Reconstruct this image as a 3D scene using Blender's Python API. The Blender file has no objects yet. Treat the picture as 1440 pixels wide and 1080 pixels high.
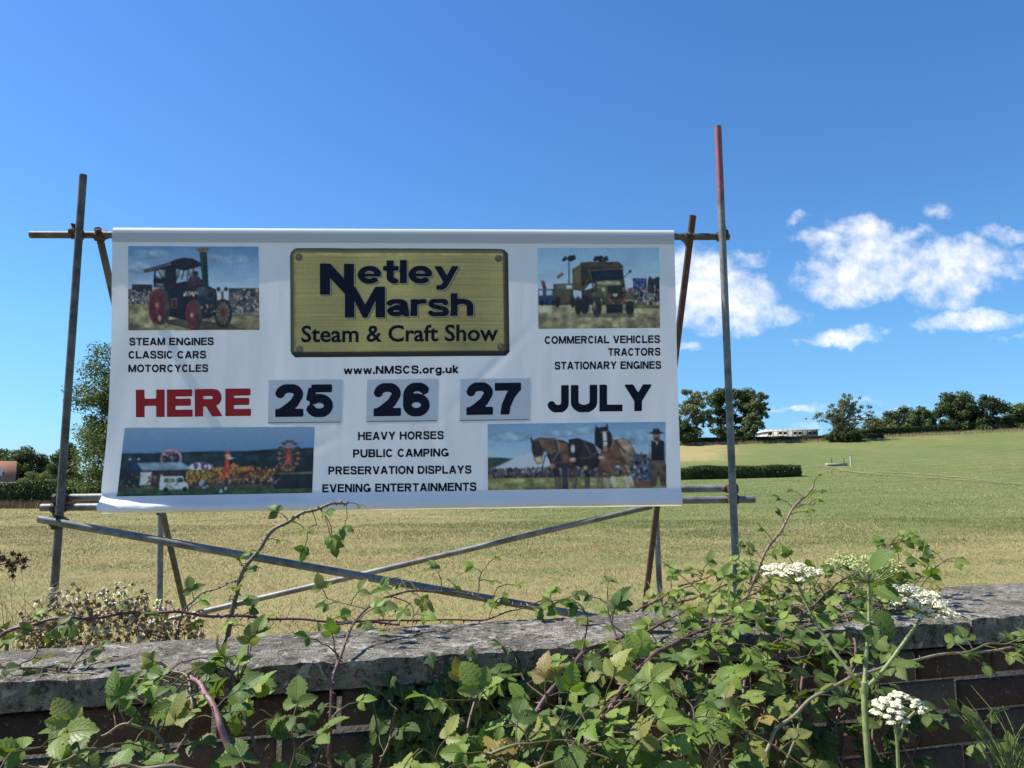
import bpy, math, random
import numpy as np
from mathutils import Vector, Matrix

# ------------------------------------------------------------------ camera, sky, sun, exposure
SC = bpy.context.scene
COL = SC.collection
R = math.radians
rng = np.random.default_rng(7)
random.seed(7)

CAM_H, FPX, PITCH = 1.6, 1080.0, R(7.3)
CP, SP = math.cos(PITCH), math.sin(PITCH)
cam = bpy.data.cameras.new('camera')
cam.sensor_width = 36.0
cam.lens = 27.0
cam.clip_start = 0.05
cam.clip_end = 6000
camo = bpy.data.objects.new('camera', cam)
COL.objects.link(camo)
camo.location = (0, 0, CAM_H)
camo.rotation_euler = (R(90) + PITCH, 0, 0)
SC.camera = camo

SUN_EL = R(53)
SUN_V = Vector((-0.985, 0.17, 0)).normalized() * math.cos(SUN_EL) + Vector((0, 0, math.sin(SUN_EL)))
SC.view_settings.view_transform = 'Standard'
SC.view_settings.look = 'None'
SC.view_settings.exposure = 0.76
SC.view_settings.gamma = 1.0
SC.cycles.max_bounces = 8
SC.cycles.transparent_max_bounces = 12
SC.cycles.use_denoising = True

sun = bpy.data.lights.new('sun', 'SUN')
sun.energy = 5.0
sun.angle = R(0.53)
sun.color = (1.0, 0.95, 0.87)
suno = bpy.data.objects.new('sun', sun)
COL.objects.link(suno)
suno.location = (-20, 5, 30)
suno.rotation_euler = SUN_V.to_track_quat('Z', 'Y').to_euler()


class NT:
    """tiny node helper"""
    def __init__(self, tree):
        self.t = tree
        self.n = tree.nodes
        self.l = tree.links

    def add(self, typ, **kw):
        nd = self.n.new(typ)
        for k, v in kw.items():
            if k.startswith('_'):
                setattr(nd, k[1:], v)
        return nd

    def put(self, sock, v):
        if v is None:
            return
        if isinstance(v, bpy.types.NodeSocket):
            self.l.new(v, sock)
        elif isinstance(v, (tuple, list)) and len(v) == 3 and sock.type == 'RGBA':
            sock.default_value = (*v, 1)
        else:
            sock.default_value = v

    def m(self, op, a, b=None, c=None, clamp=False):
        nd = self.n.new('ShaderNodeMath')
        nd.operation = op
        nd.use_clamp = clamp
        self.put(nd.inputs[0], a)
        self.put(nd.inputs[1], b)
        self.put(nd.inputs[2], c)
        return nd.outputs[0]

    def noise(self, vec, scale, detail=4, rough=0.55, dist=0.0, out=0):
        nd = self.n.new('ShaderNodeTexNoise')
        self.put(nd.inputs['Vector'], vec)
        nd.inputs['Scale'].default_value = scale
        nd.inputs['Detail'].default_value = detail
        nd.inputs['Roughness'].default_value = rough
        nd.inputs['Distortion'].default_value = dist
        return nd.outputs[out]

    def ramp(self, fac, stops):
        nd = self.n.new('ShaderNodeValToRGB')
        e = nd.color_ramp.elements
        while len(e) < len(stops):
            e.new(0.5)
        for i, (p, c) in enumerate(stops):
            e[i].position = p
            e[i].color = (*c, 1) if len(c) == 3 else c
        self.put(nd.inputs[0], fac)
        return nd.outputs[0]

    def mix(self, fac, a, b, mode='MIX'):
        nd = self.n.new('ShaderNodeMix')
        nd.data_type = 'RGBA'
        nd.blend_type = mode
        self.put(nd.inputs[0], fac)
        self.put(nd.inputs[6], a)
        self.put(nd.inputs[7], b)
        return nd.outputs[2]

    def sstep(self, v, a, b):
        nd = self.n.new('ShaderNodeMapRange')
        nd.interpolation_type = 'SMOOTHSTEP'
        self.put(nd.inputs[0], v)
        nd.inputs[1].default_value = a
        nd.inputs[2].default_value = b
        return nd.outputs[0]

    def bump(self, h, strength=0.3, dist=0.01, normal=None):
        nd = self.n.new('ShaderNodeBump')
        nd.inputs['Strength'].default_value = strength
        nd.inputs['Distance'].default_value = dist
        self.put(nd.inputs['Height'], h)
        if normal is not None:
            self.put(nd.inputs['Normal'], normal)
        return nd.outputs[0]

    def attr(self, name, out=0):
        nd = self.n.new('ShaderNodeAttribute')
        nd.attribute_name = name
        return nd.outputs[out]

    def pos(self):
        return self.n.new('ShaderNodeNewGeometry').outputs['Position']

    def obj(self):
        return self.n.new('ShaderNodeTexCoord').outputs['Object']

    def scale(self, vec, s):
        nd = self.n.new('ShaderNodeVectorMath')
        nd.operation = 'MULTIPLY'
        self.put(nd.inputs[0], vec)
        nd.inputs[1].default_value = s
        return nd.outputs[0]


def raydir(px, py):
    a = (px - 720.0) / FPX
    b = (540.0 - py) / FPX
    return a, CP - b * SP, SP + b * CP


# sky: Nishita atmosphere with fair-weather cumulus laid out by direction
world = bpy.data.worlds.new('World')
SC.world = world
world.use_nodes = True
wt = NT(world.node_tree)
bg = world.node_tree.nodes['Background']
sky = wt.add('ShaderNodeTexSky')
sky.sky_type = 'NISHITA'
sky.sun_disc = False
sky.sun_elevation = SUN_EL
sky.sun_rotation = math.atan2(SUN_V.x, SUN_V.y)
sky.air_density = 1.0
sky.dust_density = 0.25
sky.ozone_density = 2.5
SKY_STRENGTH = 0.084
gv = wt.add('ShaderNodeTexCoord').outputs['Generated']
sep = wt.add('ShaderNodeSeparateXYZ')
wt.l.new(gv, sep.inputs[0])
yy = wt.m('MAXIMUM', sep.outputs[1], 0.15)
U = wt.m('DIVIDE', sep.outputs[0], yy)
V = wt.m('DIVIDE', sep.outputs[2], yy)
cuv = wt.add('ShaderNodeCombineXYZ')
wt.l.new(U, cuv.inputs[0])
wt.l.new(V, cuv.inputs[1])
# warp for ragged cumulus edges
wv = wt.add('ShaderNodeVectorMath', _operation='SCALE')
nz = wt.noise(cuv.outputs[0], 18, 6, 0.6, out=1)
sb = wt.add('ShaderNodeVectorMath', _operation='SUBTRACT')
wt.l.new(nz, sb.inputs[0])
sb.inputs[1].default_value = (0.5, 0.5, 0.5)
wt.l.new(sb.outputs[0], wv.inputs[0])
wv.inputs['Scale'].default_value = 0.05
ad = wt.add('ShaderNodeVectorMath', _operation='ADD')
wt.l.new(cuv.outputs[0], ad.inputs[0])
wt.l.new(wv.outputs[0], ad.inputs[1])
su = wt.add('ShaderNodeSeparateXYZ')
wt.l.new(ad.outputs[0], su.inputs[0])


def uv_dir(px, py):
    a, y, z = raydir(px, py)
    return a / y, z / y


CLOUDS = [  # centre px, radii px, strength, tilt
    (985, 405, 92, 58, 1.15), (1040, 425, 62, 40, 1.0), (1020, 462, 44, 18, .7), (1085, 447, 55, 16, .55), (965, 448, 60, 12, .4),
    (1215, 322, 50, 26, .85), (1160, 338, 48, 13, .5), (1275, 328, 42, 13, .6),
    (1225, 356, 88, 32, .8), (1205, 392, 98, 40, 1.1), (1345, 365, 75, 36, .95), (1330, 395, 90, 26, .75), (1310, 420, 55, 14, .35), (1400, 383, 40, 12, .55), (1280, 375, 80, 40, .6),
    (1188, 476, 58, 14, 1.05), (1210, 470, 40, 10, .7), (1130, 484, 22, 6, .5),
    (1375, 450, 76, 19, .95), (1330, 458, 40, 12, .55),
    (1125, 310, 20, 10, .42), (1412, 333, 34, 16, .5), (1320, 299, 18, 11, .25), (1055, 362, 22, 10, .5), (966, 489, 24, 7, .6), (1440, 368, 22, 14, .4),
    (1115, 573, 46, 5, .6), (1262, 576, 30, 4, .6), (1240, 590, 34, 4, .3), (1130, 598, 26, 7, .3), (1440, 475, 40, 4, .25),
    (1218, 562, 24, 3, .25),
]
dens = None
for (cx, cy, rx, ry, st) in CLOUDS:
    u0, v0 = uv_dir(cx, cy)
    su_ = (uv_dir(cx + 10, cy)[0] - uv_dir(cx - 10, cy)[0]) / 20
    sv_ = (uv_dir(cx, cy - 10)[1] - uv_dir(cx, cy + 10)[1]) / 20
    du = wt.m('MULTIPLY', wt.m('SUBTRACT', su.outputs[0], u0), 1 / (rx * su_))
    dv = wt.m('MULTIPLY', wt.m('SUBTRACT', su.outputs[1], v0), 1 / (ry * sv_))
    r2 = wt.m('MULTIPLY_ADD', dv, dv, wt.m('MULTIPLY', du, du))
    e = wt.m('MULTIPLY', wt.m('SUBTRACT', 1.0, r2), st)
    dens = e if dens is None else wt.m('SMOOTH_MAX', dens, e, 0.25)
fb = wt.noise(cuv.outputs[0], 32, 8, 0.62)
fb2 = wt.noise(cuv.outputs[0], 14, 6, 0.6)
d2 = wt.m('ADD', dens, wt.m('MULTIPLY', wt.m('SUBTRACT', fb, 0.5), 2.0))
d2 = wt.m('ADD', d2, wt.m('MULTIPLY', wt.m('SUBTRACT', fb2, 0.5), 1.1))
cover = wt.sstep(d2, -0.2, 1.3)
cover = wt.m('MULTIPLY', cover, wt.sstep(dens, -0.6, 0.15))
cover = wt.m('MULTIPLY', cover, wt.sstep(sep.outputs[1], 0.2, 0.3))
fb3 = wt.noise(cuv.outputs[0], 24, 5, 0.55)
upv = wt.add('ShaderNodeVectorMath', _operation='ADD')
wt.l.new(cuv.outputs[0], upv.inputs[0])
upv.inputs[1].default_value = (-0.006, 0.011, 0)
fbu = wt.noise(upv.outputs[0], 32, 8, 0.62)
relief = wt.m('MULTIPLY', wt.m('SUBTRACT', fbu, fb), 1.1)
ccol = wt.ramp(wt.m('ADD', relief, wt.m('ADD', wt.m('MULTIPLY', wt.m('SUBTRACT', d2, 0.5), 0.20), fb3)),
               [(0.45, (8.0, 8.1, 8.3)), (0.9, (5.4, 6.0, 7.1))])
elev = wt.m('DIVIDE', sep.outputs[2], 0.5, clamp=True)
tint_ = wt.ramp(elev, [(0.0, (0.45, 0.73, 1.08)), (0.35, (0.55, 0.93, 1.20)), (1.0, (0.51, 0.91, 1.31))])
skyg = wt.mix(1.0, sky.outputs[0], tint_, 'MULTIPLY')
wt.l.new(wt.mix(wt.m('MULTIPLY', cover, 0.95), skyg, ccol), bg.inputs[0])
bg.inputs[1].default_value = SKY_STRENGTH


# ------------------------------------------------------------------ helpers
def tag(o, label=None, cat=None, group=None, kind=None):
    if label:
        o['label'] = label
    if cat:
        o['category'] = cat
    if group:
        o['group'] = group
    if kind:
        o['kind'] = kind
    return o


def empty(name, loc, label, cat, group=None):
    o = bpy.data.objects.new(name, None)
    o.empty_display_size = 0.1
    COL.objects.link(o)
    o.location = loc
    return tag(o, label, cat, group)


def link(name, me, mat, parent=None, smooth=False):
    o = bpy.data.objects.new(name, me)
    COL.objects.link(o)
    if mat is not None:
        me.materials.append(mat)
    if smooth:
        me.polygons.foreach_set('use_smooth', np.ones(len(me.polygons), bool))
    if parent is not None:
        o.parent = parent
        o.matrix_parent_inverse = Matrix.Translation(-parent.location)
    return o


class MB:
    """collects arrays of quads / tris with optional uv and per-vertex colour, builds one mesh"""
    def __init__(self):
        self.v, self.f, self.c, self.uv, self.n = [], [], [], [], 0

    def add(self, verts, faces, col=None, uv=None):
        verts = np.asarray(verts, float).reshape(-1, 3)
        self.v.append(verts)
        if isinstance(faces, np.ndarray):
            self.f.append(faces + self.n)
        else:
            self.f.append([tuple(i + self.n for i in f) for f in faces])
        k = len(verts)
        self.c.append(np.broadcast_to(np.asarray((0.5, 0.5, 0.5) if col is None else col, float), (k, 3)))
        self.uv.append(np.zeros((k, 2)) if uv is None else np.asarray(uv, float))
        self.n += k

    def mesh(self, name):
        me = bpy.data.meshes.new(name)
        V = np.concatenate(self.v) if self.v else np.zeros((0, 3))
        Cc = np.concatenate(self.c) if self.c else np.zeros((0, 3))
        UV = np.concatenate(self.uv) if self.uv else np.zeros((0, 2))
        loops, starts, tot = [], [], 0
        for f in self.f:
            if isinstance(f, np.ndarray):
                k = f.shape[1]
                loops.append(f.ravel())
                starts.append(tot + np.arange(len(f)) * k)
                tot += f.size
            else:
                for g in f:
                    loops.append(np.asarray(g))
                    starts.append(np.asarray([tot]))
                    tot += len(g)
        loops = np.concatenate(loops).astype(np.int32)
        starts = np.concatenate(starts).astype(np.int32)
        me.vertices.add(len(V))
        me.vertices.foreach_set('co', V.astype(np.float32).ravel())
        me.loops.add(len(loops))
        me.loops.foreach_set('vertex_index', loops)
        me.polygons.add(len(starts))
        me.polygons.foreach_set('loop_start', starts)
        me.update(calc_edges=True)
        a = me.color_attributes.new('tint', 'FLOAT_COLOR', 'POINT')
        a.data.foreach_set('color', np.concatenate([Cc, np.ones((len(Cc), 1))], 1).astype(np.float32).ravel())
        u = me.uv_layers.new(name='UVMap')
        u.data.foreach_set('uv', UV[loops].astype(np.float32).ravel())
        me.validate()
        return me

    def build(self, name, mat, parent=None, smooth=False):
        return link(name, self.mesh(name), mat, parent, smooth)


def frame(d):
    d = np.asarray(d, float)
    d = d / (np.linalg.norm(d) + 1e-12)
    r = np.array((0, 0, 1.0)) if abs(d[2]) < 0.9 else np.array((1.0, 0, 0))
    x = np.cross(r, d)
    x /= np.linalg.norm(x)
    return x, np.cross(d, x), d


def tube(mb, pts, rad, n=8, col=None, cap=True):
    pts = np.asarray(pts, float)
    k = len(pts)
    rad = np.broadcast_to(np.asarray(rad, float), (k,))
    tan = np.gradient(pts, axis=0)
    x, y, _ = frame(tan[0])
    rings = []
    for i in range(k):
        t = tan[i] / (np.linalg.norm(tan[i]) + 1e-12)
        x = x - t * np.dot(x, t)
        x /= np.linalg.norm(x) + 1e-12
        y = np.cross(t, x)
        a = np.arange(n) * 2 * math.pi / n
        rings.append(pts[i] + rad[i] * (np.cos(a)[:, None] * x + np.sin(a)[:, None] * y))
    V = np.concatenate(rings)
    i = np.arange(k - 1)[:, None] * n
    j = np.arange(n)[None]
    q = np.stack([i + j, i + (j + 1) % n, i + n + (j + 1) % n, i + n + j], -1).reshape(-1, 4)
    uv = np.stack([np.tile(np.arange(n) / n, k), np.repeat(np.arange(k) / max(k - 1, 1), n)], 1)
    mb.add(V, q, col, uv)
    if cap:
        mb.add(rings[0], [tuple(range(n - 1, -1, -1))], col)
        mb.add(rings[-1], [tuple(range(n))], col)


def box(mb, c, s, rot=None, col=None):
    c = np.asarray(c, float)
    s = np.asarray(s, float) / 2
    v = np.array([(x, y, z) for x in (-1, 1) for y in (-1, 1) for z in (-1, 1)]) * s
    if rot is not None:
        v = v @ np.asarray(rot).T
    mb.add(v + c, np.array([(0, 1, 3, 2), (4, 6, 7, 5), (0, 4, 5, 1), (2, 3, 7, 6), (0, 2, 6, 4), (1, 5, 7, 3)]), col)


def rotz(a):
    return np.array([[math.cos(a), -math.sin(a), 0], [math.sin(a), math.cos(a), 0], [0, 0, 1]])


def catmull(P, n=10):
    P = np.asarray(P, float)
    if len(P) == 2:
        return P[0] + np.linspace(0, 1, n + 1)[:, None] * (P[1] - P[0])
    Q = np.vstack([2 * P[0] - P[1], P, 2 * P[-1] - P[-2]])
    out = []
    for i in range(1, len(Q) - 2):
        t = np.linspace(0, 1, n, endpoint=False)[:, None]
        p0, p1, p2, p3 = Q[i - 1], Q[i], Q[i + 1], Q[i + 2]
        out.append(0.5 * (2 * p1 + (p2 - p0) * t + (2 * p0 - 5 * p1 + 4 * p2 - p3) * t ** 2 + (3 * p1 - p0 - 3 * p2 + p3) * t ** 3))
    out.append(P[-1:])
    return np.concatenate(out)


_perm = np.random.default_rng(3).random((64, 64))


def vnoise(x, y):
    x = np.asarray(x, float)
    y = np.asarray(y, float)
    xi, yi = np.floor(x).astype(int), np.floor(y).astype(int)
    fx, fy = x - xi, y - yi
    fx, fy = fx * fx * (3 - 2 * fx), fy * fy * (3 - 2 * fy)
    g = lambda a, b: _perm[a % 64, b % 64]
    return (g(xi, yi) * (1 - fx) + g(xi + 1, yi) * fx) * (1 - fy) + (g(xi, yi + 1) * (1 - fx) + g(xi + 1, yi + 1) * fx) * fy - 0.5


def fbm(x, y, o=4):
    s = 0
    a = 1.0
    for i in range(o):
        s = s + a * vnoise(x * 2 ** i + 17 * i, y * 2 ** i + 9 * i)
        a *= 0.5
    return s


def mat(name, base=(0.5, 0.5, 0.5), rough=0.6, metal=0.0, spec=0.5, fn=None):
    mt = bpy.data.materials.new(name)
    mt.use_nodes = True
    t = NT(mt.node_tree)
    b = mt.node_tree.nodes['Principled BSDF']
    b.inputs['Base Color'].default_value = (*base, 1)
    b.inputs['Roughness'].default_value = rough
    b.inputs['Metallic'].default_value = metal
    b.inputs['Specular IOR Level'].default_value = spec
    if fn:
        fn(t, b)
    return mt


def lin(c):
    c = np.asarray(c, float) / 255
    return np.where(c <= 0.04045, c / 12.92, ((c + 0.055) / 1.055) ** 2.4)


def at(px, py, y):
    """world point seen at a photo position, at forward distance y"""
    a, dy, dz = raydir(px, py)
    s = y / dy
    return np.array((a * s, y, CAM_H + dz * s))


# ------------------------------------------------------------------ terrain
def smooth(t):
    t = np.clip(t, 0, 1)
    return t * t * (3 - 2 * t)


def terr(x, y):
    x = np.asarray(x, float)
    y = np.asarray(y, float)
    u = x / np.maximum(y, 12.0)
    S = np.interp(u, [-0.55, -0.2, 0.0, 0.22, 0.35, 0.5, 0.667, 1.2], [0, 1.5, 4.3, 7.3, 7.6, 8.4, 9.2, 10.5])
    t = np.clip((y - 10) / 100, 0, 1.0)
    z = S * t ** 2.0 * (1.0 + 0.0 * t)
    z = z + S * 0.02 * np.clip((y - 110) / 60, 0, 1)
    near = np.clip((y - 6) / 10, 0, 1)
    return z + 0.05 * near * fbm(x / 9, y / 9, 3) + 0.35 * np.clip((y - 30) / 60, 0, 1) * fbm(x / 40 + 5, y / 40, 2) * np.clip(S / 6, 0, 1)


def gp(px, py):
    a, dy, dz = raydir(px, py)
    ys = np.concatenate([np.linspace(3, 40, 400), np.linspace(40, 200, 800)])
    s = ys / dy
    hit = np.where(CAM_H + dz * s <= terr(a * s, ys))[0]
    y = ys[hit[0]] if len(hit) else 110.0
    return np.array((a * y / dy, y, float(terr(a * y / dy, y))))


# ------------------------------------------------------------------ field
def grass_mat(t, b):
    p = t.pos()
    n1 = t.noise(p, 0.09, 4, 0.6)
    n2 = t.noise(p, 0.55, 5, 0.65)
    n3 = t.noise(t.scale(p, (1.0, 0.35, 1.0)), 5.0, 6, 0.7)
    n4 = t.noise(p, 38, 3, 0.7)
    sp = t.add('ShaderNodeSeparateXYZ')
    t.l.new(p, sp.inputs[0])
    far = t.sstep(sp.outputs[1], 8.0, 42.0)
    right = t.sstep(sp.outputs[0], -8.0, 6.0)
    g = t.m('ADD', t.m('MULTIPLY', n1, 0.5), t.m('MULTIPLY', n2, 0.45))
    g = t.m('ADD', g, t.m('MULTIPLY', t.m('MULTIPLY', far, right), 0.27))
    g = t.m('ADD', g, t.m('MULTIPLY', t.m('SUBTRACT', n3, 0.5), 0.55))
    dry = t.m('MULTIPLY', t.sstep(sp.outputs[1], 74.0, 88.0), t.sstep(t.m('DIVIDE', sp.outputs[0], sp.outputs[1]), 0.33, 0.24))
    g = t.m('SUBTRACT', g, t.m('MULTIPLY', dry, 0.32))
    c = t.ramp(g, [(0.28, (0.35, 0.27, 0.125)), (0.45, (0.30, 0.255, 0.108)), (0.60, (0.175, 0.185, 0.066)), (0.85, (0.11, 0.15, 0.045))])
    c = t.mix(t.m('MULTIPLY', t.sstep(n4, 0.4, 0.7), 0.4), c, (0.12, 0.11, 0.045))
    patch = t.m('MULTIPLY', t.sstep(t.noise(t.scale(p, (0.5, 1.0, 1)), 0.42, 4, 0.6), 0.5, 0.62), t.sstep(sp.outputs[1], 30.0, 10.0))
    c = t.mix(t.m('MULTIPLY', patch, 0.55), c, (0.31, 0.195, 0.10))
    # faint mowing lines running across the slope
    wv = t.add('ShaderNodeTexWave')
    wv.inputs['Scale'].default_value = 0.16
    wv.inputs['Distortion'].default_value = 3.0
    wv.inputs['Detail'].default_value = 3
    rt = t.add('ShaderNodeVectorRotate', _rotation_type='Z_AXIS')
    t.l.new(p, rt.inputs['Vector'])
    rt.inputs['Angle'].default_value = R(62)
    t.l.new(rt.outputs[0], wv.inputs['Vector'])
    c = t.mix(t.m('MULTIPLY', t.m('MULTIPLY', t.sstep(wv.outputs['Fac'], 0.55, 0.95), far), 0.12), c, (0.30, 0.26, 0.12))
    t.put(b.inputs['Base Color'], c)
    b.inputs['Roughness'].default_value = 0.95
    b.inputs['Specular IOR Level'].default_value = 0.1
    t.put(b.inputs['Normal'], t.bump(t.m('ADD', t.m('MULTIPLY', n4, 0.6), n3), 0.9, 0.06))


M_FIELD = mat('dry_mown_grass', fn=grass_mat)


def spaced(a, lo, hi, n):
    t = np.linspace(-1, 1, n)
    return np.where(t < 0, -lo, hi) * np.abs(np.sinh(a * t) / math.sinh(a))


gx = spaced(5.0, 900, 900, 181)
gy = np.concatenate([[-60, -20, -6, 0, 2, 4], np.arange(5, 30, 0.8), np.arange(30, 130, 2.0), np.geomspace(130, 3500, 26)])
GX, GY = np.meshgrid(gx, gy)
GZ = terr(GX, GY)
k, w_ = GX.shape
idx = np.arange(k * w_).reshape(k, w_)
mb = MB()
mb.add(np.stack([GX, GY, GZ], -1).reshape(-1, 3), np.stack([idx[:-1, :-1], idx[:-1, 1:], idx[1:, 1:], idx[1:, :-1]], -1).reshape(-1, 4))
tag(mb.build('field_ground', M_FIELD, smooth=True), kind='structure')


def blade_mat(t, b):
    t.put(b.inputs['Base Color'], t.attr('tint'))
    b.inputs['Roughness'].default_value = 0.7
    b.inputs['Specular IOR Level'].default_value = 0.2


M_BLADE = mat('grass_blades', fn=blade_mat)


def grass_blades(n, y0, y1, pw):
    r = rng.random(n)
    y = (y0 ** pw + r * (y1 ** pw - y0 ** pw)) ** (1 / pw)
    y = np.where(rng.random(n) < np.clip((y1 - y) / (y1 - 25), 0, 1), y, y0 + (y - y0) * 0.3)
    u = rng.uniform(-0.78, 0.78, n)
    x = u * y
    z = terr(x, y)
    h = rng.uniform(0.015, 0.045, n) * (1 + 0.8 * np.clip(fbm(x / 1.5, y / 1.5, 3), -0.6, 1)) * (1 + y / 70)
    wd = rng.uniform(0.0018, 0.0036, n) * (0.5 + y / 11)
    an = rng.uniform(0, math.pi, n)
    lean = rng.normal(0, 0.8, (n, 2)) * h[:, None]
    base = np.stack([x, y, z - 0.005], 1)
    d = np.stack([np.cos(an) * wd, np.sin(an) * wd, np.zeros(n)], 1)
    tip = base + np.stack([lean[:, 0], lean[:, 1], h], 1)
    V = np.stack([base - d, base + d, tip], 1).reshape(-1, 3)
    g = np.clip(0.42 + 1.25 * fbm(x / 5 + 3, y / 2.2, 5) + rng.normal(0, 0.25, n) + 0.30 * np.clip((x + 2) / 7, -1, 1) + 0.15 * np.clip((y - 12) / 25, 0, 1), 0, 1)
    dryc, grc = np.array((0.47, 0.38, 0.185)), np.array((0.15, 0.192, 0.058))
    C = dryc + (grc - dryc) * g[:, None]
    pb = smooth((fbm(x / 2.6 + 9, y / 1.3 + 2, 4) - 0.08) / 0.25) * np.clip((26 - y) / 14, 0, 1) * np.clip((4 - x) / 6, 0.15, 1)
    C = C + (np.array((0.33, 0.215, 0.115)) - C) * (0.5 * pb)[:, None]
    C = C * rng.uniform(0.5, 1.35, (n, 1))
    m_ = MB()
    m_.add(V, np.arange(3 * n).reshape(-1, 3), np.repeat(C, 3, 0))
    return m_


tag(grass_blades(420000, 6.5, 80, 0.7).build('short_grass', M_BLADE), 'short dry grass stubble covering the field behind the wall', 'grass', kind='stuff')

# worn wheel tracks crossing the slope
def track_mat(t, b):
    p = t.pos()
    n = t.noise(p, 1.4, 5, 0.7)
    c = t.ramp(n, [(0.3, (0.21, 0.18, 0.08)), (0.7, (0.29, 0.245, 0.115))])
    tr = t.add('ShaderNodeBsdfTransparent')
    mx = t.add('ShaderNodeMixShader')
    u = t.attr('UVMap', 1)
    sx = t.add('ShaderNodeSeparateXYZ')
    t.l.new(u, sx.inputs[0])
    edge = t.m('SUBTRACT', 1.0, t.m('MULTIPLY', t.m('ABSOLUTE', t.m('SUBTRACT', sx.outputs[0], 0.5)), 2.0))
    f = t.sstep(t.m('ADD', t.m('MULTIPLY', edge, 0.9), t.m('MULTIPLY', t.m('SUBTRACT', n, 0.5), 2.6)), 0.38, 1.4)
    t.put(b.inputs['Base Color'], c)
    b.inputs['Roughness'].default_value = 0.95
    out = t.n['Material Output']
    t.l.new(f, mx.inputs[0])
    t.l.new(tr.outputs[0], mx.inputs[1])
    t.l.new(b.outputs[0], mx.inputs[2])
    t.l.new(mx.outputs[0], out.inputs[0])


M_TRACK = mat('worn_pale_grass', fn=track_mat)


def strip(name, pix, width):
    P = catmull([gp(*p) for p in pix], 14)
    t = np.gradient(P, axis=0)
    nrm = np.stack([-t[:, 1], t[:, 0], 0 * t[:, 0]], 1)
    nrm /= np.linalg.norm(nrm, axis=1)[:, None]
    rows = []
    uvs = []
    s = np.linspace(-1, 1, 5)
    for i in range(len(P)):
        q = P[i] + nrm[i] * s[:, None] * width / 2
        q[:, 2] = terr(q[:, 0], q[:, 1]) + 0.06
        rows.append(q)
        uvs.append(np.stack([s * .5 + .5, np.full(5, i / len(P))], 1))
    n = len(P)
    ii = np.arange(n * 5).reshape(n, 5)
    m_ = MB()
    m_.add(np.concatenate(rows), np.stack([ii[:-1, :-1], ii[:-1, 1:], ii[1:, 1:], ii[1:, :-1]], -1).reshape(-1, 4), uv=np.concatenate(uvs))
    tag(m_.build(name, M_TRACK, smooth=True), kind='structure')


strip('worn_path', [(1150, 655), (1172, 659), (1215, 666), (1300, 672), (1400, 679), (1500, 686)], 2.4)
strip('worn_path', [(1230, 664), (1300, 668), (1380, 676), (1500, 690)], 2.2)
if False:
    strip('worn_path', [(1235, 640), (1290, 636), (1360, 628), (1420, 628), (1500, 620)], 6.0)


# ------------------------------------------------------------------ garden wall
WF = lambda x: 1.53 + 0.283 * x
WB = lambda x: 1.87 + 0.325 * x
WTOP = 1.28


def P(px, py, off):
    """point seen at a photo position, `off` metres (forward) from the wall's front plane"""
    a, dy, dz = raydir(px, py)
    s = (1.53 + off) / (dy - 0.283 * a)
    return np.array((a * s, dy * s, CAM_H + dz * s))


def coping_mat(t, b):
    p = t.obj()
    n1 = t.noise(p, 9, 6, 0.7)
    n2 = t.noise(p, 55, 5, 0.75)
    n3 = t.noise(p, 210, 3, 0.7)
    vo = t.add('ShaderNodeTexVoronoi')
    t.put(vo.inputs['Vector'], p)
    vo.inputs['Scale'].default_value = 15
    c = t.ramp(n1, [(0.32, (0.10, 0.096, 0.086)), (0.5, (0.22, 0.21, 0.19)), (0.66, (0.40, 0.385, 0.35))])
    c = t.mix(t.sstep(n2, 0.5, 0.6), c, (0.07, 0.067, 0.06))
    c = t.mix(t.m('MULTIPLY', t.sstep(t.noise(p, 34, 5, 0.75), 0.56, 0.64), 0.9), c, (0.47, 0.46, 0.42))
    c = t.mix(t.m('MULTIPLY', t.sstep(t.noise(p, 21, 4, 0.6, 1.0), 0.58, 0.66), 0.8), c, (0.56, 0.56, 0.53))
    c = t.mix(t.m('MULTIPLY', t.sstep(n3, 0.45, 0.75), 0.5), c, (0.10, 0.098, 0.09))
    c = t.mix(t.m('MULTIPLY', t.sstep(t.noise(p, 14, 4, 0.7, 0.5), 0.62, 0.72), 0.5), c, (0.30, 0.27, 0.10))
    c = t.mix(1.0, c, (1.08, 1.02, 0.93), 'MULTIPLY')
    t.put(b.inputs['Base Color'], c)
    b.inputs['Roughness'].default_value = 0.95
    b.inputs['Specular IOR Level'].default_value = 0.15
    h = t.m('ADD', t.m('MULTIPLY', n1, 0.5), t.m('ADD', n2, t.m('MULTIPLY', n3, 0.5)))
    t.put(b.inputs['Normal'], t.bump(h, 1.0, 0.02))


M_COPING = mat('weathered_concrete', fn=coping_mat)


def brick_mat(t, b):
    p = t.obj()
    n1 = t.noise(p, 24, 5, 0.7)
    n2 = t.noise(p, 130, 4, 0.7)
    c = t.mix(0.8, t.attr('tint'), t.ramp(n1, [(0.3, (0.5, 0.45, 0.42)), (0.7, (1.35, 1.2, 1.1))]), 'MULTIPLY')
    c = t.mix(t.m('MULTIPLY', t.sstep(n2, 0.62, 0.72), 0.85), c, (0.46, 0.42, 0.38))
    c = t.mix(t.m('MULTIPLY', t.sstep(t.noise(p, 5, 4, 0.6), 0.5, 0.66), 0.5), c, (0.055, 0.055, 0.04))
    t.put(b.inputs['Base Color'], c)
    b.inputs['Roughness'].default_value = 0.92
    b.inputs['Specular IOR Level'].default_value = 0.2
    t.put(b.inputs['Normal'], t.bump(t.m('ADD', n2, n1), 0.8, 0.006))


M_BRICK = mat('old_brick', fn=brick_mat)


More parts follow.
